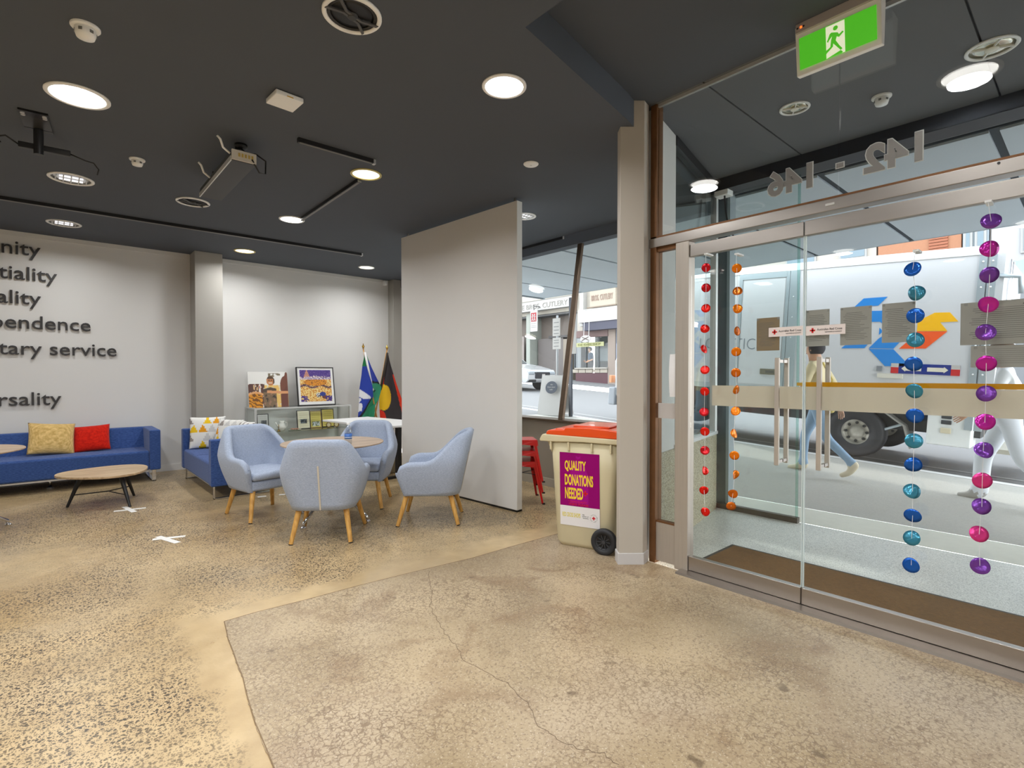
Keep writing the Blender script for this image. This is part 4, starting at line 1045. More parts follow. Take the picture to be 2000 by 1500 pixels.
flag('tsi', 'blue and green flag with white emblem on a crossed pole', None, (386, 165), (575, 1165),
     [(215, 398), (300, 390), (400, 370), (550, 358), (740, 334), (950, 320), (1150, 300), (1330, 290)], [(215, 402), (260, 430), (330, 458), (430, 500), (640, 602), (730, 648), (800, 632), (900, 600), (1000, 540), (1160, 522), (1330, 520)], 215, 1330, tsi, ((398, 215), (508, 770)), (226, 224, 222), .3, 8.22)
flag('abo', 'black and red flag with yellow disc on a crossed pole', None, (766, 165), (580, 1165),
     [(205, 756), (500, 712), (700, 660), (770, 640), (1000, 632), (1180, 634), (1330, 640)], [(205, 772), (330, 800), (545, 862), (800, 935), (1000, 1000), (1330, 1060)], 205, 1330, abo, ((760, 215), (655, 765)), (58, 50, 40), 1.2, 8.30)

# ================================================================== DONATION BIN
# local +x runs from the bin's front to its wheels, local +y away from the camera
BD = Vector((.345, -.939)); bx = thing('wheelie_bin', 'cream wheelie bin with orange lid and purple donations poster by the pillar', 'bin', (3.015, 2.88, 0), math.atan2(BD.y, BD.x))
CREAM = mat('cream plastic', (212, 200, 164), .45, var=.05, vscale=5)
ORG = mat('orange plastic', (232, 78, 14), .3, coat=.2)
q = M()
prof = [(.03, .0, .02, .44, .42, .045), (.006, .04, .0, .46, .43, .055), (-.025, .60, -.02, .505, .45, .06), (-.04, .83, -.03, .525, .46, .06)]
rings = []
for xf, z, yn, xb, yf, rr in prof:
    ring = []
    for cx_, cy_, a0 in ((xb - rr, yf - rr, 0), (xf + rr, yf - rr, 90), (xf + rr, yn + rr, 180), (xb - rr, yn + rr, 270)):
        for k in range(5):
            a = math.radians(a0 + k * 22.5); ring.append((cx_ + rr * math.cos(a), cy_ + rr * math.sin(a), z))
    rings.append(ring)
n = 20; vs = [p for r_ in rings for p in r_]
fs = [(i * n + k, i * n + (k + 1) % n, (i + 1) * n + (k + 1) % n, (i + 1) * n + k) for i in range(3) for k in range(n)] + [tuple(range(n)), tuple(range(3 * n, 4 * n))]
q.add(vs, fs); q.build('body', CREAM, bx, smooth=True)
bx.children[-1].data.polygons.foreach_set('use_smooth', [True] * len(fs))
q = M(); q.prism([(-.115, .845), (-.105, .865), (-.09, .885), (.555, .872), (.555, .832), (.25, .836), (.10, .832), (.02, .828), (-.115, .828)], -.05, .485, lambda a, b, c: (a, c, b)); q.build('rim', CREAM, bx, bevel=.008, seg=2)
for x in (-.02, .13, .32, .47): M().box(x - .007, x + .007, -.048, -.018, .765, .832).build('rim_rib', CREAM, bx, bevel=.003)
M().prism([(-.065, .825), (-.03, .825), (-.03, .74)], .0, .43, lambda a, b, c: (a, c, b)).build('front_gusset', CREAM, bx)
q = M(); q.prism([(-.065, .880), (-.060, .908), (-.035, .920), (.09, .926), (.10, .944), (.30, .950), (.45, .942), (.58, .925), (.585, .872)], -.04, .475, lambda a, b, c: (a, c, b)); q.build('lid', ORG, bx, bevel=.014, seg=3)
M().box(.0, .075, -.0, .44, .918, .930).build('lid_grip', ORG, bx, bevel=.006)
M().box(.14, .44, .03, .41, .944, .958).build('lid_dome', ORG, bx, bevel=.012, seg=3)
M().cyl((.57, .02, .90), (.57, .42, .90), .016, n=12).build('hinge_bar', ORG, bx, smooth=True)
for y, nm in ((-.055, 'wheel'), (.44, 'wheel')):
    w_ = M(Matrix.Translation((.425, y, .100)) @ Matrix.Rotation(PI / 2, 4, 'X'))
    w_.lathe([(.060, -.022), (.085, -.026), (.098, -.018), (.100, 0), (.098, .018), (.085, .026), (.060, .022)], 36, close=True)
    wh = w_.build('wheel', mat('black rubber', (40, 40, 42), .6), bx, smooth=True)
    Tm = Matrix.Translation((.425, y, .100)) @ Matrix.Rotation(PI / 2, 4, 'X')
    M(Tm).lathe([(.050, -.006), (.064, -.020), (.066, .020), (.050, .006)], 32, close=True).build('hub_rim', mat('dark grey hub', (62, 62, 64), .4), wh, smooth=True)
    M(Tm).cyl((0, 0, -.018), (0, 0, .018), .014, n=14).build('hub', MATS['dark grey hub'], wh)
    M(Tm).cyl((0, 0, -.004), (0, 0, .004), .055, n=24).build('hub_web', BLACK, wh)
    for k in range(10):
        a = k * PI / 5; M(Tm).bar((.012 * math.cos(a), .012 * math.sin(a), .004), (.056 * math.cos(a), .056 * math.sin(a), .012), .005, .012).build('spoke', MATS['dark grey hub'], wh)
M().cyl((.425, -.05, .1), (.425, .44, .1), .012, n=12).build('axle', SATBLACK, bx)
# poster on the near side: the side leans out slightly
def side_y(z): return interp([(0, .02), (.04, .0), (.60, -.02), (.83, -.03)], z) - .0025
zl = .175; zh = .735; sl = (side_y(zh) - side_y(zl)) / (zh - zl)
TP = frame((.052, side_y(zl) - .001, zl), (1, 0, 0), (0, sl, 1), (0, -1, sl))
po = M(TP).box(0, .325, 0, .575, 0, .0015).build('poster', mat('poster purple', (150, 0, 108), .6, spec=.15), bx)
M(TP).box(0, .325, 0, .155, .0015, .0022).build('poster_footer', mat('poster white', (236, 232, 230), .4), po)
YEL = mat('poster yellow', (248, 214, 40), .5); LIL = mat('poster lilac', (166, 10, 132), .6, spec=.15); RD = mat('poster red', (226, 20, 40), .5)
q = M(TP); q.prism([(.085, .18), (.235, .18), (.235, .40), (.21, .47), (.17, .525), (.155, .50), (.14, .525), (.10, .47), (.085, .40)], .0015, .0019); q.prism([(.135, .535), (.152, .525), (.172, .535), (.172, .552), (.154, .544), (.135, .552)], .0015, .002); q.build('shirt_shape', LIL, po)
for s, z, w_ in (('QUALITY', .425, .175), ('DONATIONS', .318, .232), ('NEEDED', .212, .150)):
    text('headline', s, frame(TP @ Vector((.042, z, .0019)), (1, 0, 0), (0, sl, 1), (0, -1, sl)), YEL, po, depth=.001, w=w_, h=.088, bold=.03)
q = M(TP); q.box(.204, .216, .243, .285, .0019, .003).box(.189, .231, .258, .270, .0019, .003); q.build('red_cross', RD, po)
for s, z, x, w_ in (('* CLEAN QUALITY', .195 - .012, .07, .15), ('ITEMS PLEASE', .163, .075, .16)):
    text('small_print', s, frame(TP @ Vector((x, z, .0019)), (1, 0, 0), (0, sl, 1), (0, -1, sl)), RD, po, depth=.0008, w=w_, h=.016)
text('footer_title', 'RED CROSS SHOPS', frame(TP @ Vector((.018, .068, .0024)), (1, 0, 0), (0, sl, 1), (0, -1, sl)), mat('footer yellow', (226, 210, 90), .5), po, depth=.0008, w=.15, h=.034, bold=.02)
for i, s in enumerate(('the', 'power of', 'humanity')):
    text('footer_text', s, frame(TP @ Vector((.185 + (0, 0, .004)[i], .092 - i * .014, .0024)), (1, 0, 0), (0, sl, 1), (0, -1, sl)), BLACK, po, depth=.0008, w=(.016, .05, .046)[i], h=.011)
q = M(TP); q.box(.272, .281, .065, .092, .0024, .0034).box(.263, .290, .074, .083, .0024, .0034); q.build('emblem_cross', RD, po)
word = 'AUSTRALIAN RED CROSS '
for i, chh in enumerate(word):
    if chh == ' ': continue
    a = PI / 2 + .9 - i * 2 * PI / len(word); cxx, cyy = .2765 + .024 * math.cos(a), .0785 + .024 * math.sin(a)
    rt = (math.sin(a), -math.cos(a)); upv = (math.cos(a), math.sin(a))
    R3 = TP.to_3x3()
    text('emblem_letter', chh, frame(TP @ Vector((cxx, cyy, .0024)), R3 @ Vector((rt[0], rt[1], 0)), R3 @ Vector((upv[0], upv[1], 0)), R3 @ Vector((0, 0, 1))), SATBLACK, po, depth=.0006, w=.0045, h=.0065)

# ================================================================== RED STOOLS
REDM = mat('red painted steel', (206, 16, 20), .28, .1, coat=.3)
st = thing('metal_stool', 'red metal stool standing on the floor, bottom of the stack', 'stool', (3.82, 4.15, 0), math.radians(55), 'stacked red metal stools')
def make_stool(t):
    M().prism([(-.15, -.13), (-.13, -.15), (.13, -.15), (.15, -.13), (.15, .13), (.13, .15), (-.13, .15), (-.15, .13)], .425, .44).build('seat', REDM, t, bevel=.006)
    q = M()
    for a in range(4):
        c, s = (1, 0, -1, 0)[a], (0, 1, 0, -1)[a]
        P = lambda u, v, z: (c * v - s * u, s * v + c * u, z)
        q.add([P(-.145, .15, .435), P(.145, .15, .435), P(.15, .158, .375), P(.0, .158, .392), P(-.15, .158, .375)], [(0, 1, 2, 3, 4)])
    q.build('apron', REDM, t, solid=.003)
    for sx in (-1, 1):
        for sy in (-1, 1):
            a = (sx * .135, sy * .135, .43); b_ = (sx * .205, sy * .205, 0)
            q = M(); a = Vector(a); b_ = Vector(b_)
            for (ox, oy) in ((-sx * .022, 0), (0, -sy * .022)):
                o_ = Vector((ox, oy, 0)); k = Vector((sx * .002, sy * .002, 0))
                q.add([a, a + o_ * 1.5, b_ + o_ * .8, b_], [(0, 1, 2, 3)])
            lg = q.build('leg', REDM, t, solid=.003)
            M().box(sx * .205 - .014, sx * .205 + .014, sy * .205 - .014, sy * .205 + .014, 0, .012).build('foot_cap', BLACK, lg)
    for s in (-1, 1):
        M().bar((-.155, -.155 * s, .30), (.155, .155 * s, .30), .018, .003).build('cross_brace', SATBLACK, t)
make_stool(st)
dup(st, (3.82, 4.15, .115), math.radians(55), 'red metal stool in the middle of the stack of three', 'stacked red metal stools')
dup(st, (3.82, 4.15, .230), math.radians(55), 'topmost red metal stool of the stack behind the partition', 'stacked red metal stools')

# ================================================================== FLOOR TAPE
TAPE = mat('white tape', (238, 236, 230), .6)
def cross(label, segs):
    t = thing('tape_cross', label, 'tape', (segs[0][0][0], segs[0][0][1], .0002), 0, 'white tape marks on the floor')
    for k, (a, b_) in enumerate(segs):
        M().bar((a[0] - segs[0][0][0], a[1] - segs[0][0][1], .001 + .0012 * k), (b_[0] - segs[0][0][0], b_[1] - segs[0][0][1], .001 + .0012 * k), .048, .0015).build('tape_strip', TAPE, t)
cross('white tape cross on the floor beside the coffee table', [((.469, 6.49), (.728, 6.448)), ((.566, 6.64), (.619, 6.32))])
cross('white tape cross on the open floor, nearest the camera', [((.625, 5.161), (.845, 5.09)), ((.67, 5.22), (.765, 4.92))])
cross('pair of white tape pieces seen between the armchair legs', [((1.721, 6.197), (1.808, 6.185)), ((1.932, 6.142), (1.993, 6.122))])

# ================================================================== FOIL GARLANDS
def foil(name, rgb): return mat(name, rgb, .25, .55, bump=.15, bscale=60)
G = {'red': ([(1.709, 2.05), (1.708, 1.92), (1.709, 1.788), (1.713, 1.657), (1.72, 1.522), (1.712, 1.387), (1.713, 1.246), (1.716, 1.113), (1.71, .985), (1.709, .861), (1.711, .729), (1.713, .598), (1.706, .459)], .029, [(236, 28, 16), (206, 16, 30)], 'garland of red foil discs hanging at the left door edge'),
     'orange': ([(1.506, 2.015), (1.501, 1.875), (1.502, 1.764), (1.501, 1.626), (1.506, 1.498), (1.507, 1.368), (1.502, 1.262), (1.507, 1.128), (1.519, .987), (1.513, .851), (1.511, .731), (1.521, .611), (1.532, .528)], .029, [(246, 132, 12), (214, 108, 16)], 'garland of orange foil discs hanging on the left door'),
     'blue': ([(.623, 1.876), (.61, 1.756), (.609, 1.645), (.609, 1.526), (.615, 1.407), (.61, 1.274), (.608, 1.151), (.61, 1.027), (.611, .907), (.613, .777), (.611, .654), (.614, .543), (.614, .407)], .037, [(28, 96, 190), (64, 142, 168)], 'garland of blue and teal foil discs on the right door'),
     'purple': ([(.338, 2.052), (.339, 1.925), (.34, 1.807), (.343, 1.675), (.351, 1.547), (.347, 1.405), (.347, 1.268), (.349, 1.138), (.353, 1.006), (.355, .868), (.355, .749), (.363, .62), (.359, .474)], .037, [(122, 66, 164), (196, 40, 160)], 'garland of purple and pink foil discs nearest the right picture edge')}
for k, (pts, R, cols, lab) in G.items():
    y0 = sum(p[0] for p in pts) / len(pts)
    t = thing('foil_garland', lab, 'garland', (3.2, y0, 0), 0, 'foil disc garlands on the doors')
    M().tube([(0, 0, pts[0][1] + .09)] + [(0, p[0] - y0, p[1]) for p in pts], .0012, 5).build('thread', mat('clear thread', (226, 226, 226), .3), t)
    M().box(0, .079, -.012, .012, pts[0][1] + .085, pts[0][1] + .095).build('tape_tab', mat('clear tape', (232, 234, 232), .3), t)
    rnd = random.Random(len(k) * 5)
    for i, (y, z) in enumerate(pts):
        c = cols[i % 2] if k in ('blue', 'purple') else cols[0 if rnd.random() < .6 else 1]
        if k == 'purple' and i in (9, 11): c = (226, 62, 140)
        q = M(); n = 28; fold = rnd.uniform(0, PI); amt = rnd.choice((0, .08, .16, .3, .45)) * rnd.choice((1, -1))
        vs = [(0, 0, 0)]
        for rr in (.5, 1):
            for a in range(n):
                u, v = R * rr * math.cos(2 * PI * a / n), R * rr * math.sin(2 * PI * a / n)
                d_ = u * math.cos(fold) + v * math.sin(fold); vs.append((amt * d_ * d_ / R + .0004 * ((a * 7) % 3 - 1), u, v))
        q.add(vs, [(0, 1 + a, 1 + (a + 1) % n) for a in range(n)] + [(1 + a, 1 + n + a, 1 + n + (a + 1) % n, 1 + (a + 1) % n) for a in range(n)])
        o = q.build('foil_disc', foil('foil %s %d%d%d' % (k, *c), c), t, smooth=True, solid=.0006)
        o.location = (0, y - y0, z)
        o.rotation_euler = (rnd.uniform(0, 6.28) * 0, rnd.uniform(-.35, .35), (.5 if k in ('red', 'orange') else .2) + rnd.choice((-.3, -.15, 0, .1, .2, .85) if k in ('red', 'orange') else (-.35, -.2, 0, .15, .3)))

# ================================================================== STICKERS AND NOTICES ON THE DOORS
STK = mat('sticker pink white', (230, 218, 212), .5)
for lab, yr, z0, w_ in (('red cross sticker on the left door beside the meeting edge', 1.343, 1.584, .195), ('red cross sticker on the right door beside the meeting edge', 1.134, 1.580, .20)):
    t = thing('door_sticker', lab, 'sticker', (3.2785, yr, z0), 0, 'charity stickers on the doors')
    M().box(-.001, .0005, -w_, 0, 0, .055).build('sticker_sheet', STK, t)
    q = M(); q.box(-.002, -.001, -.040, -.030, .014, .042).box(-.002, -.001, -.049, -.021, .0235, .0325); q.build('red_cross', mat('cross red', (214, 20, 16), .5), t)
    text('name_text', 'Australian Red Cross', frame((-.001, -.058, .026), (0, -1, 0), (0, 0, 1), (-1, 0, 0)), mat('sticker ink', (46, 40, 40), .5), t, depth=.001, w=.126, h=.0125)
    text('motto_text', 'THE POWER OF HUMANITY', frame((-.001, -.098, .013), (0, -1, 0), (0, 0, 1), (-1, 0, 0)), MATS['sticker ink'], t, depth=.001, w=.085, h=.0055)
PAPER = film_mat('paper seen from behind', (196, 192, 184), .97, .55); PAPERB = film_mat('brown paper back', (176, 156, 128), .97, .5)
INK = mat('faint ink', (128, 124, 118), .8)
def notice(lab, y0, y1, z0, z1, m, head=None, rows=16):
    t = thing('door_notice', lab, 'notice', (3.2915, y1, z0), 0, 'paper notices on the doors')
    w_ = y1 - y0; h_ = z1 - z0
    M().box(.0, .0008, -w_, 0, 0, h_).build('paper_sheet', m, t)
    q = M(); rnd = random.Random(int(y0 * 1000))
    for i in range(rows):
        z = h_ * (.84 - .74 * i / rows); a = rnd.uniform(.08, .2); e = rnd.uniform(.6, .93)
        q.box(-.0006, 0, -w_ * e, -w_ * a, z, z + h_ * .012)
    q.build('printed_lines', INK, t)
    if head: text('heading', head, frame((-.0008, -w_ * .93, h_ * .88), (0, 1, 0), (0, 0, 1), (1, 0, 0)), mat('heading ink', (110, 106, 102), .8), t, depth=.0004, w=w_ * .38, h=h_ * .06)
    for yy in (-w_ * .05, -w_ * .95): M().box(-.0008, 0, yy - .006, yy + .006, h_ - .014, h_ - .002).build('tape_corner', mat('tape corner', (150, 148, 142), .4), t)
    return t
notice('brownish paper notice taped to the left door', 1.285, 1.421, 1.502, 1.703, PAPERB)
notice('grey paper notice behind the sticker on the right door', 1.017, 1.137, 1.518, 1.726, PAPER)
notice('grey paper notice left of the truck emblem, second on the right door', .815, .963, 1.517, 1.725, PAPER)
notice('grey paper notice over the truck emblem beside the blue garland', .626, .769, 1.522, 1.727, PAPER)
notice('large wide notice behind the purple garland, its heading mirrored', .06, .452, 1.495, 1.697, PAPER, 'Australian')
notice('lower wide notice under the large one behind the purple garland', .06, .413, 1.388, 1.490, PAPER, None, 8)
t = thing('paper_strip', 'curled white paper strip stuck to the sidelight glass', 'paper', (3.287, 1.99, 1.20))
M().grid(2, 12, lambda u, v: (-.004 - .012 * math.sin(v * PI), -.025 + u * .055, v * .30)).build('paper_sheet', mat('white paper', (238, 236, 236), .7), t, solid=.0006)
# door mat
t = thing('doormat', 'long brown bristle doormat recessed outside the doors', 'mat', (3.40, 1.93, 0))
M().box(0, .655, -2.9, 0, .0, .008).build('mat_tray', mat('mat edge', (52, 48, 42), .6), t)
M().box(.03, .62, -2.87, -.03, .006, .013).build('bristle_pile', mat('brown bristle', (128, 92, 48), .95, var=.6, vscale=45, bump=.6, bscale=300, stretch=(6, 1.2, 1)), t)

# ================================================================== TRUCK (faces +Y; local x=0 is its near side, y=0 the rear axle)
tr = thing('box_truck', 'white box truck parked at the kerb with a blue and orange arrow emblem', 'truck', (9.6, 2.5, .04), rot=(math.atan(.06), 0, 0))
TW = mat('truck white', (203, 204, 205), .35); TG = mat('truck galvanised', (172, 182, 186), .4, .4, var=.08, vscale=30); TD = mat('truck dark chassis', (52, 52, 52), .6)
M().box(.015, 2.2, -1.28, 3.05, .95, 3.12).build('cargo_box', TW, tr)
M().box(0, .03, -1.30, 3.07, 3.05, 3.17).box(.031, 2.2, -1.30, 3.07, 3.125, 3.168).build('top_rail', mat('white rail', (226, 230, 232), .4), tr)
M().box(0, .03, -1.30, 3.07, .93, 1.03).build('bottom_rail', TG, tr)
q = M(); q.box(.001, .018, 1.26, 1.31, 1.03, 3.05).box(0, .018, 1.10, 1.25, 1.03, 3.05).box(0, .018, 2.08, 2.14, 1.03, 3.05).box(-.002, .016, 1.31, 2.08, 2.95, 3.045); q.build('door_frame', TG, tr)
M().box(.004, .016, 1.33, 2.06, 1.06, 2.93).build('side_door', TW, tr)
for z in (1.2, 1.55, 1.9, 2.25, 2.6): M().ball((0, 1.18, z), .012, n=6).build('rivet', ALU, tr)
M().box(-.012, .004, 1.36, 1.66, 1.24, 1.34).build('door_latch', mat('latch steel', (150, 146, 130), .3, .8), tr)
M().box(-.016, -.010, 1.42, 1.56, 1.265, 1.315).build('latch_recess', mat('latch recess', (96, 92, 84), .4), tr)
for y in (-1.24, -1.34): M().box(-.01, .03, y - .042, y + .042, .62, 3.04).build('rear_post', TG, tr)
for y in (-1.24, -1.34):
    for z in (1.0, 1.4, 1.8, 2.2, 2.6, 2.95): M().ball((-.012, y, z), .013, n=6).build('rivet', ALU, tr)
M().box(.03, 2.2, -1.46, -1.28, .95, 3.05).build('rear_door', TW, tr)
for x in (.3, .55): M().cyl((x, -1.49, 1.0), (x, -1.49, 3.0), .018, n=8).build('lock_rod', CHROME, tr)
M().tube([(.02, -1.42, 2.75), (.02, -1.62, 2.72), (.05, -1.64, 2.5)], .03, 8).build('tail_arm', TG, tr, smooth=True)
LOGO = {'logo_blue': ((40, 132, 210), [[(2.76, 2.43), (2.64, 2.56), (2.33, 2.57), (2.44, 2.44)], [(2.89, 2.3), (2.83, 2.36), (2.69, 2.36), (2.69, 2.24), (2.83, 2.24)], [(2.53, 2.36), (2.26, 2.36), (2.26, 2.06), (2.40, 2.19), (2.53, 2.19)], [(2.4, 2.1), (2.35, 2.04), (2.4, 1.99)], [(2.40, 1.93), (2.30, 2.01), (2.24, 2.01), (2.24, 1.88), (2.13, 1.88), (2.2, 1.78), (2.52, 1.78)], [(2.52, 1.77), (2.2, 1.77), (2.01, 1.56), (2.06, 1.52), (2.29, 1.51)], [(2.9, 1.77), (2.84, 1.83), (2.54, 1.84), (2.58, 1.78)]]),
        'logo_yellow': ((244, 184, 20), [[(1.93, 2.19), (1.74, 2.31), (1.57, 2.31), (1.47, 2.18), (1.67, 2.17), (1.58, 2.045), (1.93, 2.045)]]),
        'logo_orange': ((240, 92, 36), [[(1.93, 2.04), (1.58, 2.04), (1.81, 1.79), (2.13, 1.78), (2.05, 1.87), (1.93, 1.89)]])}
for nme, (c, polys) in LOGO.items():
    q = M()
    for p in polys: q.prism([(a - 2.5, b_ - .04) for a, b_ in p], .008, .015, lambda a, b_, x: (x, a, b_))
    q.build(nme, mat(nme, c, .4), tr)
q = M(); 
M().box(.008, .014, -1.10, -.29, 1.37, 1.52).build('sign_plate', mat('sign navy', (30, 50, 130), .4), tr)
M().box(.004, .009, -.385, -.29, 1.37, 1.46).box(.004, .009, -1.10, -1.0, 1.37, 1.46).build('sign_red', mat('sign red', (196, 40, 40), .4), tr)
M().box(.004, .009, -.385, -.29, 1.46, 1.52).box(.004, .009, -1.10, -1.0, 1.46, 1.52).build('sign_grey', mat('sign grey', (190, 186, 180), .4), tr)
for y, s in ((-.42, -1), (-.97, 1)):
    q = M(); q.prism([(y, 1.445), (y + s * .05, 1.49), (y + s * .05, 1.475), (y + s * .24, 1.475), (y + s * .24, 1.415), (y + s * .05, 1.415), (y + s * .05, 1.40)], .004, .009, lambda a, b_, x: (x, a, b_)); q.build('sign_arrow', mat('sign cream', (222, 216, 196), .4), tr)
M().box(-.02, .01, -.18, -.11, 1.39, 1.47).build('marker_lamp', mat('grey marker lamp', (130, 134, 138), .3), tr)
M().box(-.03, .01, -.45, -.13, 1.29, 1.36).build('number_plate', mat('cream plate', (214, 210, 196), .4), tr)
text('lettering', 'LOGISTICS', frame((.0035, 2.86, 1.68), (0, -1, 0), (0, 0, 1), (-1, 0, 0)), mat('truck lettering', (128, 134, 140), .5), tr, depth=.002, w=1.2, h=.20, bold=-.012)
M().box(.25, 1.95, -1.35, 4.8, .50, .93).build('chassis', TD, tr)
for y in (.13, 3.85):
    for x in (.17, 1.95):
        Tm = Matrix.Translation((x, y, .40)) @ Matrix.Rotation(PI / 2, 4, 'Y')
        w_ = M(Tm).lathe([(.20, -.12), (.36, -.13), (.40, -.10), (.40, .10), (.36, .13), (.20, .12)], 36, close=True).build('wheel', MATS['black rubber'], tr, smooth=True)
        M(Tm).lathe([(.001, -.05), (.10, -.05), (.11, -.03), (.18, -.03), (.21, -.115), (.215, .10), (.001, .10)], 32).build('wheel_rim', mat('pale wheel rim', (176, 172, 160), .4, .3), w_, smooth=True)
        for k in range(8): M(Tm).cyl((.145 * math.cos(k * PI / 4), .145 * math.sin(k * PI / 4), -.045), (.145 * math.cos(k * PI / 4), .145 * math.sin(k * PI / 4), -.025), .022, n=8).build('wheel_hole', TD, w_)
M().add([(.03, -.22, .78), (.03, -.50, .58), (.03, -.60, .25), (.45, -.60, .25), (.45, -.50, .58), (.45, -.22, .78)], [(0, 1, 4, 5), (1, 2, 3, 4)]).build('mudguard', mat('grey mudguard', (140, 138, 130), .6), tr, solid=.02)
M().cyl((.1, -.10, .42), (.1, -.48, .60), .02, n=8).build('mudguard_stay', TG, tr)
M().box(.02, .5, -1.28, -.78, .36, .93).build('lamp_housing', mat('lamp housing white', (222, 224, 220), .4), tr, bevel=.02)
for i, z in enumerate((.78, .70)): M().box(.0, .022, -1.06, -.94, z - .03, z + .03).build('tail_lamp', mat('dark lamp glass', (60, 62, 64), .3), tr, bevel=.01)
M().box(.0, .022, -1.06, -.94, .54, .62).build('tail_lamp', mat('cream lamp glass', (208, 198, 170), .3), tr, bevel=.01)
M().box(.05, 2.1, -1.9, -1.5, .34, .40).build('tail_step', mat('tail step', (170, 166, 152), .5), tr)
M().add([(.05, 3.2, .55), (.05, 4.9, .55), (2.15, 4.9, .55), (2.15, 3.2, .55), (.10, 3.2, 2.45), (.10, 4.35, 2.45), (2.1, 4.35, 2.45), (2.1, 3.2, 2.45), (.05, 4.95, 1.35), (2.15, 4.95, 1.35), (.05, 3.2, 1.35), (2.15, 3.2, 1.35)],
        [(0, 1, 2, 3), (4, 7, 6, 5), (0, 10, 8, 1), (10, 4, 5, 8), (1, 8, 9, 2), (8, 5, 6, 9), (2, 9, 11, 3), (9, 6, 7, 11), (3, 11, 10, 0), (11, 7, 4, 10)]).build('cab', TW, tr, bevel=.05, seg=3)
DG = mat('dark vehicle glass', (50, 60, 66), .08, spec=.8)
M().prism([(3.35, 1.40), (4.72, 1.40), (4.36, 2.25), (3.35, 2.25)], .055, .075, lambda a, b_, x: (x + (b_ - 1.4) * .05, a, b_)).build('side_window', DG, tr)
M().add([(.18, 4.93, 1.45), (2.02, 4.93, 1.45), (1.98, 4.42, 2.32), (.2, 4.42, 2.32)], [(0, 1, 2, 3)]).build('windscreen', DG, tr, solid=.02).location = (0, .03, .01)
M().box(-.20, -.05, 4.55, 4.68, 1.5, 1.95).build('mirror', BLACK, tr, bevel=.03)
M().tube([(.06, 4.6, 1.55), (-.1, 4.62, 1.55)], .015, 6).build('mirror_arm', BLACK, tr)
M().box(.0, 2.2, 4.86, 5.04, .35, .75).build('bumper', mat('grey bumper', (166, 172, 180), .5), tr, bevel=.03)
M().box(.02, .16, 4.98, 5.05, .85, 1.02).build('indicator_lamp', mat('amber lamp', (232, 160, 110), .3), tr, bevel=.01)
M().box(-.03, .12, 4.3, 4.7, .30, .60).build('step_guard', mat('dark step', (80, 90, 104), .5), tr, bevel=.02)

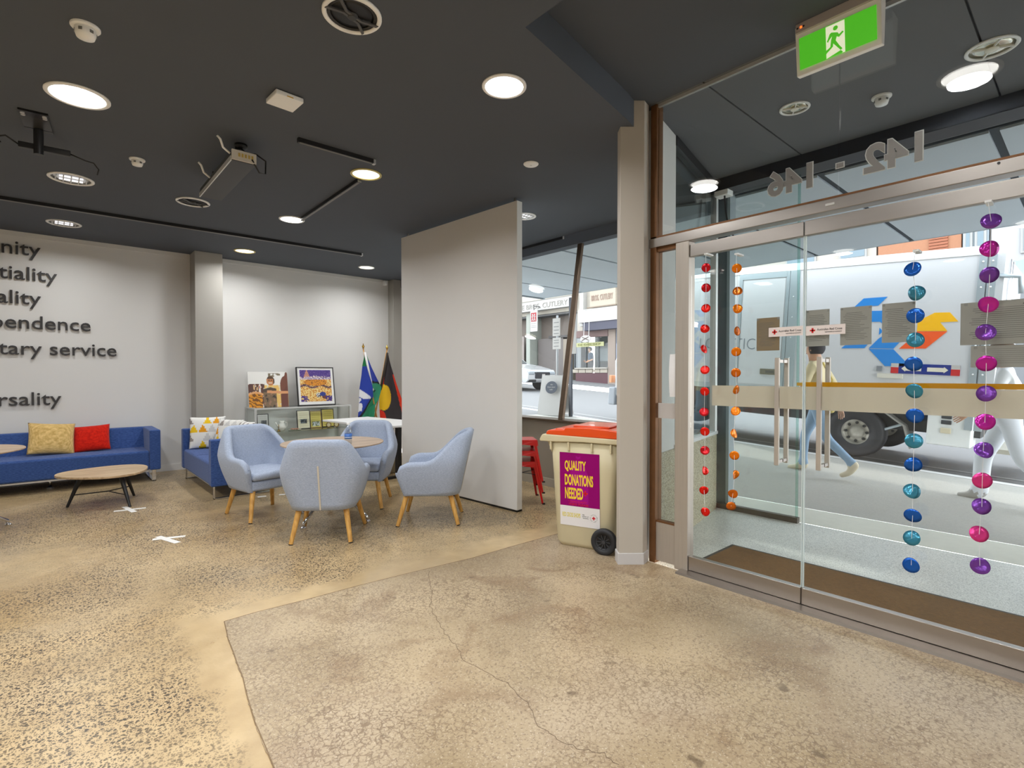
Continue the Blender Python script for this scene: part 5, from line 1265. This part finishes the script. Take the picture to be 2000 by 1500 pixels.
# ================================================================== PEOPLE
def person(label, loc, rz, J, cols, hair, extra=None):
    r = thing('person', label, 'person', loc, rz)
    bones = [('pel', 'wai', 'P'), ('wai', 'che', 'S'), ('che', 'nec', 'S'), ('nec', 'hd0', 'K'), ('hd0', 'hd1', 'K'), ('hd1', 'hd2', 'K'), ('hd1', 'nose', 'K')]
    for s in 'LR':
        bones += [('pel', 'hip' + s, 'P'), ('hip' + s, 'kne' + s, 'P'), ('kne' + s, 'ank' + s, 'P'), ('ank' + s, 'heel' + s, 'F'), ('ank' + s, 'bal' + s, 'F'), ('bal' + s, 'toe' + s, 'F'),
                  ('che', 'sho' + s, 'S'), ('sho' + s, 'elb' + s, 'S'), ('elb' + s, 'wri' + s, cols.get('arm', 'K')), ('wri' + s, 'pal' + s, 'K')]
    R = dict(pel=.135, wai=.135, che=.155, nec=.058, hd0=.070, hd1=.092, hd2=.072, nose=.018)
    for s in 'LR':
        R.update({'hip' + s: .100, 'kne' + s: .064, 'ank' + s: .046, 'heel' + s: .042, 'bal' + s: .040, 'toe' + s: .030, 'sho' + s: .066, 'elb' + s: .046, 'wri' + s: .030, 'pal' + s: .034})
    if cols.get('loose'):
        for s in 'LR': R['kne' + s] = .085; R['ank' + s] = .075
    J = {k: Vector(v) for k, v in J.items()}
    for s, sg in (('L', -1), ('R', 1)):
        e, w_ = J['elb' + s], J['wri' + s]; dv = (w_ - e).normalized(); J['pal' + s] = w_ + dv * .07
        fw = Vector((0, 1, 0)); sd = dv.cross(Vector((sg, 0, 0))).normalized()
        for i, (off, ln) in enumerate(((-.030, .070), (-.010, .082), (.010, .078), (.030, .062))):
            k1 = J['pal' + s] + sd * off + dv * .03; k2 = k1 + dv * ln * .55 - Vector((sg * .006, 0, 0)); k3 = k2 + dv * ln * .40 - Vector((sg * .022, 0, 0))
            for n_, p in ((1, k1), (2, k2), (3, k3)): J['f%d%d%s' % (i, n_, s)] = p; R['f%d%d%s' % (i, n_, s)] = .0095 - .001 * n_
            bones += [('pal' + s, 'f%d1%s' % (i, s), 'K'), ('f%d1%s' % (i, s), 'f%d2%s' % (i, s), 'K'), ('f%d2%s' % (i, s), 'f%d3%s' % (i, s), 'K')]
        t1 = w_ + dv * .03 + sd * .040; t2 = t1 + dv * .035 + sd * .018; J['t1' + s] = t1; J['t2' + s] = t2; R['t1' + s] = .011; R['t2' + s] = .009
        bones += [('wri' + s, 't1' + s, 'K'), ('t1' + s, 't2' + s, 'K')]
    names = list(J); ix = {k: i for i, k in enumerate(names)}
    me = bpy.data.meshes.new('body'); me.from_pydata([J[k] for k in names], [(ix[a], ix[b_]) for a, b_, _ in bones], [])
    o = bpy.data.objects.new('body', me); C.objects.link(o)
    sk = o.modifiers.new('skin', 'SKIN'); sk.use_smooth_shade = True
    for k in names:
        v = me.skin_vertices[0].data[ix[k]]; f = R[k]; v.radius = (f, f); v.use_root = (k == 'pel')
    o.modifiers.new('sub', 'SUBSURF').levels = 2
    bpy.context.view_layer.update()
    m2 = bpy.data.meshes.new_from_object(o.evaluated_get(bpy.context.evaluated_depsgraph_get()))
    bpy.data.objects.remove(o)
    for k in ('P', 'S', 'K', 'F'): m2.materials.append(cols[k])
    for p in m2.polygons:
        c = p.center; best = None
        for a, b_, g in bones:
            A, B = J[a], J[b_]; d_ = B - A; t_ = max(0, min(1, (c - A).dot(d_) / max(1e-9, d_.length_squared))); q_ = (c - A - d_ * t_).length - (R[a] + (R[b_] - R[a]) * t_)
            if best is None or q_ < best[0]: best = (q_, g)
        p.material_index = 'PSKF'.index(best[1]); p.use_smooth = True
    b_ = bpy.data.objects.new('body', m2); C.objects.link(b_); b_.parent = r
    h = J['hd1']; hv = (J['nose'] - h); hv.z = 0; hv.normalize(); sd = Vector((hv.y, -hv.x, 0))
    q = M().ball((0, 0, 0), .104, .118, .112, 20)
    keep = []
    for f_ in q.f:
        c = sum((Vector(q.v[i_]) for i_ in f_), Vector()) / len(f_)
        if c.z > -.075 and not (c.y > .035 and c.z < .045): keep.append(f_)
    q.f = keep; T_ = frame(h + Vector((0, 0, .018)) - hv * .012, sd, (0, 0, 1), hv) @ Matrix(((1, 0, 0, 0), (0, 0, 1, 0), (0, 1, 0, 0), (0, 0, 0, 1)))
    q.v = [tuple(T_ @ Vector(p)) for p in q.v]
    q.build('hair', hair, r, smooth=True, solid=.012)
    for s in (-1, 1):
        M().ball(h + hv * .082 + sd * s * .032 + Vector((0, 0, .004)), .011, n=8).build('eye', mat('eye white', (230, 226, 220), .3), r, smooth=True)
        M().ball(h + hv * .092 + sd * s * .032 + Vector((0, 0, .004)), .005, n=6).build('pupil', BLACK, r, smooth=True)
        M().ball(h + sd * s * .092 + Vector((0, 0, -.005)), .014, .022, .028, 8).build('ear', cols['K'], r, smooth=True)
    M().ball(h + hv * .084 + Vector((0, 0, -.055)), .022, .010, .006, 8).build('mouth', mat('lips', (170, 96, 86), .5), r, smooth=True)
    if extra: extra(r, J)
    return r
SKIN = mat('skin', (206, 160, 130), .55)
JEANS = mat('pale blue denim', (140, 166, 190), .9, var=.12, vscale=14)
walk = dict(pel=(0, 0, .95), wai=(0, .01, 1.08), che=(0, .02, 1.33), nec=(0, .03, 1.49), hd0=(0, .05, 1.56), hd1=(0, .065, 1.645), hd2=(0, .055, 1.715), nose=(0, .165, 1.63),
            hipL=(-.095, -.02, .90), kneL=(-.105, -.12, .50), ankL=(-.105, -.44, .19), heelL=(-.105, -.50, .16), balL=(-.105, -.38, .08), toeL=(-.105, -.28, .035),
            hipR=(.095, .02, .90), kneR=(.105, .20, .50), ankR=(.105, .22, .09), heelR=(.105, .17, .045), balR=(.105, .33, .04), toeR=(.105, .42, .035),
            shoL=(-.165, .03, 1.42), elbL=(-.225, .10, 1.15), wriL=(-.20, .30, 1.00), shoR=(.165, .01, 1.42), elbR=(.225, -.13, 1.15), wriR=(.21, -.18, .90))
def satchel(r, J):
    M().box(.16, .26, -.12, .16, .80, 1.02).build('shoulder_bag', mat('yellow bag', (216, 196, 120), .8), r, bevel=.03)
    M().tube([(.2, .14, 1.0), (.12, .16, 1.3), (0, .03, 1.5), (-.02, -.05, 1.47), (.12, -.12, 1.25), (.2, -.1, 1.0)], .012, 6).build('bag_strap', MATS['yellow bag'], r)
px_ = (7.55, 2.45); person('person in pale blue jeans and cream top walking past the left door', (px_[0], px_[1], gz(*px_) - .005), 0, walk, dict(P=JEANS, S=mat('cream top', (222, 208, 168), .9), K=SKIN, F=mat('beige trainers', (206, 196, 172), .7)), mat('dark hair', (52, 50, 54), .8), satchel)
px_ = (7.75, .66); person('person in white trousers and white shirt walking past the right door', (px_[0], px_[1], gz(*px_) - .003), math.radians(4), walk, dict(P=mat('white trousers', (226, 230, 236), .9), S=mat('white shirt', (232, 234, 236), .9), K=SKIN, F=mat('grey trainers', (176, 174, 168), .7), arm='S', loose=True), mat('brown hair', (92, 70, 52), .8))
stand = dict(walk, hipL=(-.095, 0, .90), kneL=(-.10, .02, .50), ankL=(-.10, 0, .09), heelL=(-.10, -.05, .045), balL=(-.11, .11, .04), toeL=(-.12, .19, .035), hipR=(.095, 0, .90), kneR=(.10, .02, .50), ankR=(.10, 0, .09), heelR=(.10, -.05, .045), balR=(.11, .11, .04), toeR=(.12, .19, .035), wriL=(-.19, .22, 1.06), elbL=(-.23, .02, 1.14), elbR=(.23, .0, 1.14), wriR=(.15, .22, 1.08))
person('person in a dark blue top standing in the shop window across the street', (20.5, 17.1, 1.02), math.radians(70), stand, dict(P=mat('dark trousers', (58, 60, 66), .9), S=mat('dark blue top', (52, 72, 92), .9), K=SKIN, F=SATBLACK), mat('black hair', (40, 38, 38), .8))

# ================================================================== ACROSS THE STREET
CREAMW = mat('cream render', (165, 159, 148), .8, var=.03); TAUPE = mat('taupe shopfront', (105, 96, 89), .7, var=.05); PALE = mat('white render', (168, 166, 162), .8)
XF = 20.0
def gf(y): return .06 * (y - 1.5) + .10
b1 = thing('cutlery_shop', 'cream shop building across the street with a long lettered fascia', 'building', (XF, 20.0, gf(18)))
zz = gf(18)
M().box(.2, 5, -2.2, 6, 3.6, 9).build('upper_wall', CREAMW, b1)
M().box(-.15, .3, -2.25, 5.0, 4.88 - zz, 5.42 - zz).build('fascia', PALE, b1)
M().box(-.2, .4, -2.3, 5.05, 5.42 - zz, 5.50 - zz).build('cornice', CREAMW, b1)
text('fascia_lettering', 'E BROS. CUTLERY', frame((-.155, 21.5 - 20, 4.98 - zz), (0, -1, 0), (0, 0, 1), (-1, 0, 0)), mat('faded lettering', (137, 133, 127), .8), b1, depth=.02, w=3.4, h=.27)
M().box(1.0, 1.2, -2.2, 5, -.1, 4.9 - zz).build('recessed_wall', TAUPE, b1)
M().box(.3, 1.2, -2.2, 5, 4.6 - zz, 4.88 - zz).build('soffit', mat('grey soffit', (105, 105, 105), .8), b1)
M().box(.1, 1.0, 1.15, 1.45, -.1, 4.8 - zz).build('pilaster', mat('pale green pilaster', (144, 148, 140), .7), b1)
M().box(.6, 1.0, -.9, 1.0, -.1, 2.3).build('door_panel', mat('grey brown door', (95, 89, 86), .6), b1)
M().box(.55, 1.0, -1.55, -.95, -.1, 2.2).build('side_panel', mat('warm panel', (128, 118, 105), .6), b1)
M().box(.5, 1.0, -1.6, .1, 2.3, 2.42).build('transom_bar', mat('dark bar', (64, 61, 60), .6), b1)
M().box(.6, .95, -2.15, -1.7, .6, 3.7).build('narrow_window', mat('grey window', (105, 110, 114), .2), b1)
q = M(); q.box(.35, .38, 1.9, 5, .2, 2.5); q.build('shop_glass', mat('shop glass brown', (117, 107, 102), .2), b1)
sg = thing('hanging_sign', 'white hanging sign with a red square emblem over the footpath', 'sign', (XF - .6, 20.1, 4.85))
M().box(-.02, .02, -.27, .27, -1.15, -.02).build('sign_board', PALE, sg)
M().box(-.03, -.02, -.2, .2, -.62, -.15).build('red_square', mat('emblem red', (137, 21, 33), .5), sg)
q = M()
for s in (-1, 1):
    y = s * .075
    q.prism([(y + .04 * math.cos(i * PI / 5), -.25 + .035 * math.sin(i * PI / 5)) for i in range(10)], -.04, -.03, lambda a, b_, x: (x, a, b_))
    q.box(-.04, -.03, y - .025, y + .025, -.46, -.28).bar((-.035, y, -.44), (-.035, y + s * .06, -.58), .03, .01, (1, 0, 0)).bar((-.035, y, -.44), (-.035, y - s * .05, -.58), .03, .01, (1, 0, 0)).bar((-.035, y, -.32), (-.035, y + s * .09, -.38), .02, .01, (1, 0, 0))
q.box(-.04, -.03, -.075, .075, -.34, -.31)
q.build('twin_figures', PALE, sg)
for z in (-.72, -.84, -.92): M().box(-.03, -.02, -.2, .2, z - .012, z).build('sign_line', mat('sign grey line', (105, 105, 106), .6), sg)
M().cyl((0, 0, -.02), (0, 0, .25), .02, n=8).build('hanger', SATBLACK, sg)
M().bar((0, 0, .2), (.8, 0, .2), .03, .03).build('bracket', SATBLACK, sg)

b2 = thing('knife_shop', 'shop across the street with a cream awning box and plum tiled base', 'building', (XF, 16.0, gf(16)))
zz = gf(16)
M().box(.2, 6, -2.4, 1.75, 3.6 - zz + .0, 9).build('upper_wall', CREAMW, b2)
M().box(-.35, .3, -2.4, 1.2, 3.95 - zz, 4.58 - zz).build('awning_box', PALE, b2)
M().box(-.1, .3, 1.1, 1.35, 3.8 - zz, 9).build('corner_pier', PALE, b2)
M().box(.0, .25, -.8, .75, 4.72 - zz, 5.55 - zz).build('sign_panel', mat('buff sign panel', (162, 152, 137), .8), b2)
text('sign_lettering', 'BROS. CUTLERY', frame((-.005, .65, 5.0 - zz), (0, -1, 0), (0, 0, 1), (-1, 0, 0)), mat('buff lettering', (144, 123, 110), .8), b2, depth=.02, w=1.3, h=.28)
M().box(-.05, .0, -.85, .9, 4.66 - zz, 4.72 - zz).build('sign_ledge', mat('brown ledge', (116, 102, 88), .7), b2)
M().box(-.3, .3, -2.4, .95, 3.55 - zz, 3.95 - zz).build('awning_underside', mat('navy awning shade', (68, 68, 81), .8), b2)
M().box(.1, .4, -.72, -.28, -.1, 3.6 - zz).build('stone_pier', mat('pinkish stone', (137, 124, 114), .8, var=.04), b2)
M().box(.1, .4, -2.4, -.75, -.1, 3.6 - zz).build('grey_shopfront', mat('slate blue shopfront', (81, 85, 95), .5), b2)
M().box(.05, .1, -1.3, -.8, 1.0, 1.9).build('poster_pane', mat('poster pane', (117, 121, 133), .3), b2)
M().box(.1, .4, -.28, 1.76, -.1, 1.48 - zz).build('plum_base', mat('plum tiles', (78, 43, 50), .5), b2)
for k in range(5): M().box(.07, .12, -.26 + k * .46, .16 + k * .46, 1.49 - zz, 1.66 - zz).build('base_tile', mat('cream tile', (158, 149, 135), .5), b2)
M().box(.0, .45, -.30, 1.76, 1.68 - zz, 1.74 - zz).build('window_ledge', mat('cream ledge', (161, 155, 145), .6), b2)
M().box(.2, .22, -.28, 1.76, 1.74 - zz, 3.4 - zz).build('shop_glass', GLASS, b2)
M().box(1.6, 1.7, -.4, 1.75, 0, 2.6).build('shop_back_wall', mat('shop interior', (84, 93, 95), .8, var=.3, vscale=3), b2)
M().box(.22, 1.6, -.4, 1.75, -.05, 0).build('shop_floor', TAUPE, b2)
M().box(.06, .22, -.3, 1.76, 3.25 - zz, 3.6 - zz).build('window_header', mat('maroon header', (105, 84, 81), .7), b2)
M().box(.15, .19, .02, 1.9, 2.79 - zz, 3.0 - zz).build('yellow_band', mat('pale yellow band', (162, 162, 118), .6), b2)
text('band_lettering', 'THE KNIFE SHOP', frame((.148, 1.7, 2.84 - zz), (0, -1, 0), (0, 0, 1), (-1, 0, 0)), mat('faint gold', (137, 137, 84), .6), b2, depth=.02, w=1.5, h=.12)
for y in (.35, 1.15, 1.9): M().box(.16, .24, y - .025, y + .025, 1.74 - zz, 3.3 - zz).build('window_bar', mat('grey bar', (67, 72, 75), .5), b2)
M().box(.8, 1.0, .1, 1.0, 1.1, 1.75).build('display_goods', mat('display goods', (105, 114, 118), .5, var=.6, vscale=18), b2)
sg = thing('oval_sign', 'oval sign with crossed knives hanging over the far footpath', 'sign', (XF - .5, 16.6, 3.13))
M().prism([(.33 * math.cos(i * PI / 14), .17 * math.sin(i * PI / 14)) for i in range(28)], -.02, .02, lambda a, b_, x: (x, a, b_)).build('oval_board', PALE, sg)
q = M()
for s in (-1, 1):
    q.bar((-.03, -s * .22, -.08), (-.03, s * .20, .09), .035, .012, (1, 0, 0))
    q.lathe([(.045, -.006), (.065, -.006), (.065, .006), (.045, .006)], 14, close=True) if False else None
q.build('crossed_knives', mat('brown knives', (77, 58, 51), .5), sg)
for y in (-.2, .12):
    M().cyl((0, y, .12), (0, y * .9 - .05, 1.4), .012, n=6).build('hanging_rod', ALU, sg)
    M().cyl((0, y * .9 - .05, 1.39), (.45, y * .9 - .05, 1.39), .012, n=6).build('wall_bracket', ALU, sg)

# above the truck, seen through the right door
def block(name, lab, y0, y1, z0, z1, m, wins=(), wm=None, x=XF, cat='building'):
    t = thing(name, lab, cat, (x, y0, z0))
    M().box(0, 4, 0, y1 - y0, 0, z1 - z0).build('facade', m, t)
    for a, b_, c, d_ in wins:
        f = M().box(-.06, 0, a - y0, b_ - y0, c - z0, d_ - z0).build('window_frame', mat('pale frame', (149, 149, 147), .5), t)
        M().box(-.075, -.06, a - y0 + .06, b_ - y0 - .06, c - z0 + .06, d_ - z0 - .06).build('window_pane', wm or mat('sky glass', (105, 123, 133), .1), f)
    return t
block('cream_building', 'cream rendered building showing above the truck, left of the brick one', 4.85, 13.4, -.3, 8, mat('warm white render', (165, 159, 151), .8), [(6.6, 7.6, 5.2, 6.4), (5.1, 5.9, 5.2, 6.4)])
bk = block('brick_building', 'orange brick building with a slatted shutter above the truck', 2.75, 4.80, -.3, 8, mat('orange brick', (155, 109, 82), .8, var=.12, vscale=26))
for i in range(8): M().box(-.05, .0, 3.05 - 2.75, 3.5 - 2.75, 4.9 + .3 + i * .09, 4.97 + .3 + i * .09).build('shutter_slat', mat('terracotta slat', (144, 85, 58), .6), bk)
block('glass_building', 'pale glass building between the brick one and the grey one', 2.15, 2.72, -.3, 9, mat('pale blue cladding', (137, 148, 155), .5), [(2.2, 2.45, 5.0, 6.5), (2.5, 2.7, 5.0, 6.5)])
block('white_building', 'white building behind the purple garland with dark framed windows', .35, 2.1, -.4, 9, mat('white cladding', (162, 163, 165), .6), [(.6, 1.0, 4.7, 6.6), (1.1, 1.5, 4.7, 6.6)])
block('grey_building', 'grey building at the far right edge above the truck', -6, .30, -.6, 9, mat('grey cladding', (105, 109, 113), .6), [(-1.2, -.2, 4.7, 6.6), (-2.6, -1.5, 4.7, 6.6)])
t = thing('shed_roof', 'pale green corrugated roof at the right edge behind the truck', 'roof', (17.8, -2.0, 0))
q = M(); vs = []
for i in range(49):
    y = i * .08; vs += [(0, y, 3.45 + .02 * (i % 2)), (1.9, y, 4.45 + .02 * (i % 2))]
q.add(vs, [(2 * i, 2 * i + 1, 2 * i + 3, 2 * i + 2) for i in range(48)]); q.build('corrugated_sheet', mat('pale green steel', (137, 154, 144), .5), t, solid=.01)
M().box(.05, 1.9, .05, 3.8, -.2, 3.42).build('shed_wall', mat('shed wall', (117, 120, 123), .7), t)

# kerbside things
z = gz(8.9, 8.6)
t = thing('a_frame_sign', 'white A-frame footpath sign with a dark round emblem', 'sign', (9.0, 8.62, z), math.radians(20))
M().add([(-.33, -.36, 0), (-.30, -.36, 0), (-.02, -.30, .93), (-.05, -.30, .93), (-.33, .30, 0), (-.30, .30, 0), (-.02, .30, .93), (-.05, .30, .93)], [(0, 1, 2, 3), (4, 7, 6, 5), (0, 3, 7, 4), (1, 5, 6, 2), (3, 2, 6, 7), (0, 4, 5, 1)]).build('front_panel', PALE, t)
M().add([(.33, -.36, 0), (.30, -.36, 0), (.02, -.30, .93), (.05, -.30, .93), (.33, .30, 0), (.30, .30, 0), (.02, .30, .93), (.05, .30, .93)], [(3, 2, 1, 0), (5, 6, 7, 4), (4, 7, 3, 0), (2, 6, 5, 1), (7, 6, 2, 3), (1, 5, 4, 0)]).build('rear_panel', PALE, t)
M().add([(-.28, .305, .06), (.28, .305, .06), (.02, .305, .90), (-.02, .305, .90)], [(0, 1, 2, 3)]).build('side_gusset', mat('grey gusset', (67, 72, 79), .7), t, solid=.01)
fT = frame((-.20, -.02, .64), (0, -1, 0), (.27, 0, .93), (-.93, 0, .27))
M(fT).prism([(.15 * math.cos(i * PI / 14), .15 * math.sin(i * PI / 14)) for i in range(28)], .022, .03).build('round_emblem', mat('slate emblem', (58, 64, 74), .6), t)
for i, (s, w_) in enumerate((('the', .06), ('front door', .2), ('cafe', .08))):
    text('emblem_text', s, frame(fT @ Vector((-w_ / 2, .05 - i * .06, .031)), (0, -1, 0), (.27, 0, .93), (-.93, 0, .27)), PALE, t, depth=.003, w=w_, h=.035)
t = thing('street_sign_pole', 'slim white pole with two small parking signs at the kerb', 'pole', (9.02, 8.55, gz(9.0, 8.55)))
M().cyl((0, 0, 0), (0, 0, 2.35), .025, n=12).build('pole_shaft', mat('white pole', (158, 161, 162), .4), t, smooth=True)
M().box(-.035, -.026, -.12, .12, 1.86, 2.28).build('sign_plate', PALE, t)
M().box(-.035, -.026, -.14, .12, 1.55, 1.82).build('sign_plate', PALE, t)
for z_ in (1.92, 2.0, 2.08, 2.18, 1.62, 1.70, 1.76): M().box(-.038, -.035, -.08, .08, z_ - .008, z_ + .008).build('sign_line', mat('sign grey line', (105, 105, 106), .6), t)
t = thing('lamp_post', 'dark slim post with a white plate beside the slanted window bar', 'post', (9.05, 8.15, gz(9.05, 8.15)))
M().box(-.03, .03, -.035, .035, 0, 2.75).build('post_shaft', mat('dark post', (64, 67, 74), .5), t)
M().box(-.045, -.03, -.20, -.03, 1.45, 2.45).build('white_plate', PALE, t, bevel=.004)
# white car on the far side, coming towards the camera's right
t = thing('car', 'white car with a dark grille driving on the far side of the street', 'car', (14.6, 17.0, gz(9.2, 17.0) - .09), math.radians(8), rot=(-math.atan(.06) * -1, 0, math.radians(6)))
sec = [(-2.1, .45, .70, .72), (-2.0, .35, .86, .86), (-1.2, .30, 1.0, .90), (-.55, .30, 1.05, .90), (.2, .30, 1.58, .72), (1.5, .30, 1.60, .72), (2.1, .32, 1.05, .86), (2.3, .45, .80, .78)]
vs = []; 
for y, zb, zt, hw in sec:
    hb = max(hw, .88)
    vs += [(-hb, y, zb), (-.92 if abs(y) < 1.9 else -hb, y, min(.85, zt)), (-hw, y, zt), (hw, y, zt), (.92 if abs(y) < 1.9 else hb, y, min(.85, zt)), (hb, y, zb)]
n = len(sec); fs = [(i * 6 + k, i * 6 + (k + 1) % 6, (i + 1) * 6 + (k + 1) % 6, (i + 1) * 6 + k) for i in range(n - 1) for k in range(6)] + [tuple(range(6)), tuple(range((n - 1) * 6, n * 6))]
M().add(vs, fs).build('car_body', mat('white car paint', (168, 169, 170), .15, coat=.6), t, bevel=.05, seg=3)
M().add([(-.70, -.62, 1.03), (.70, -.62, 1.03), (.60, .14, 1.50), (-.60, .14, 1.50)], [(0, 1, 2, 3)]).build('windscreen', DG, t, solid=.03).location = (0, -.02, .03)
for s in (-1, 1): M().add([(s * .90, -.4, 1.0), (s * .90, 1.6, 1.0), (s * .78, 1.35, 1.48), (s * .78, .3, 1.48)], [(0, 1, 2, 3)]).build('side_window', DG, t, solid=.05)
M().box(-.45, .45, -2.15, -2.05, .52, .78).build('grille', mat('dark grille', (35, 37, 42), .4), t, bevel=.03)
M().box(-.1, .1, -2.17, -2.14, .60, .70).build('badge', CHROME, t)
for s in (-1, 1):
    M().box(s * .66 - .18, s * .66 + .18, -2.12, -1.98, .66, .80).build('headlamp', mat('headlamp', (137, 144, 149), .1), t, bevel=.04)
    M().box(s * .6 - .2, s * .6 + .2, -2.14, -2.04, .38, .48).build('air_intake', BLACK, t, bevel=.02)
    for y in (-1.3, 1.4):
        M(Matrix.Translation((s * .80, y, .33)) @ Matrix.Rotation(PI / 2, 4, 'Y')).lathe([(.18, -.10), (.31, -.11), (.33, -.08), (.33, .08), (.31, .11), (.18, .10), (.001, .06), (.001, -.06)], 28).build('wheel', MATS['black rubber'], t, smooth=True)
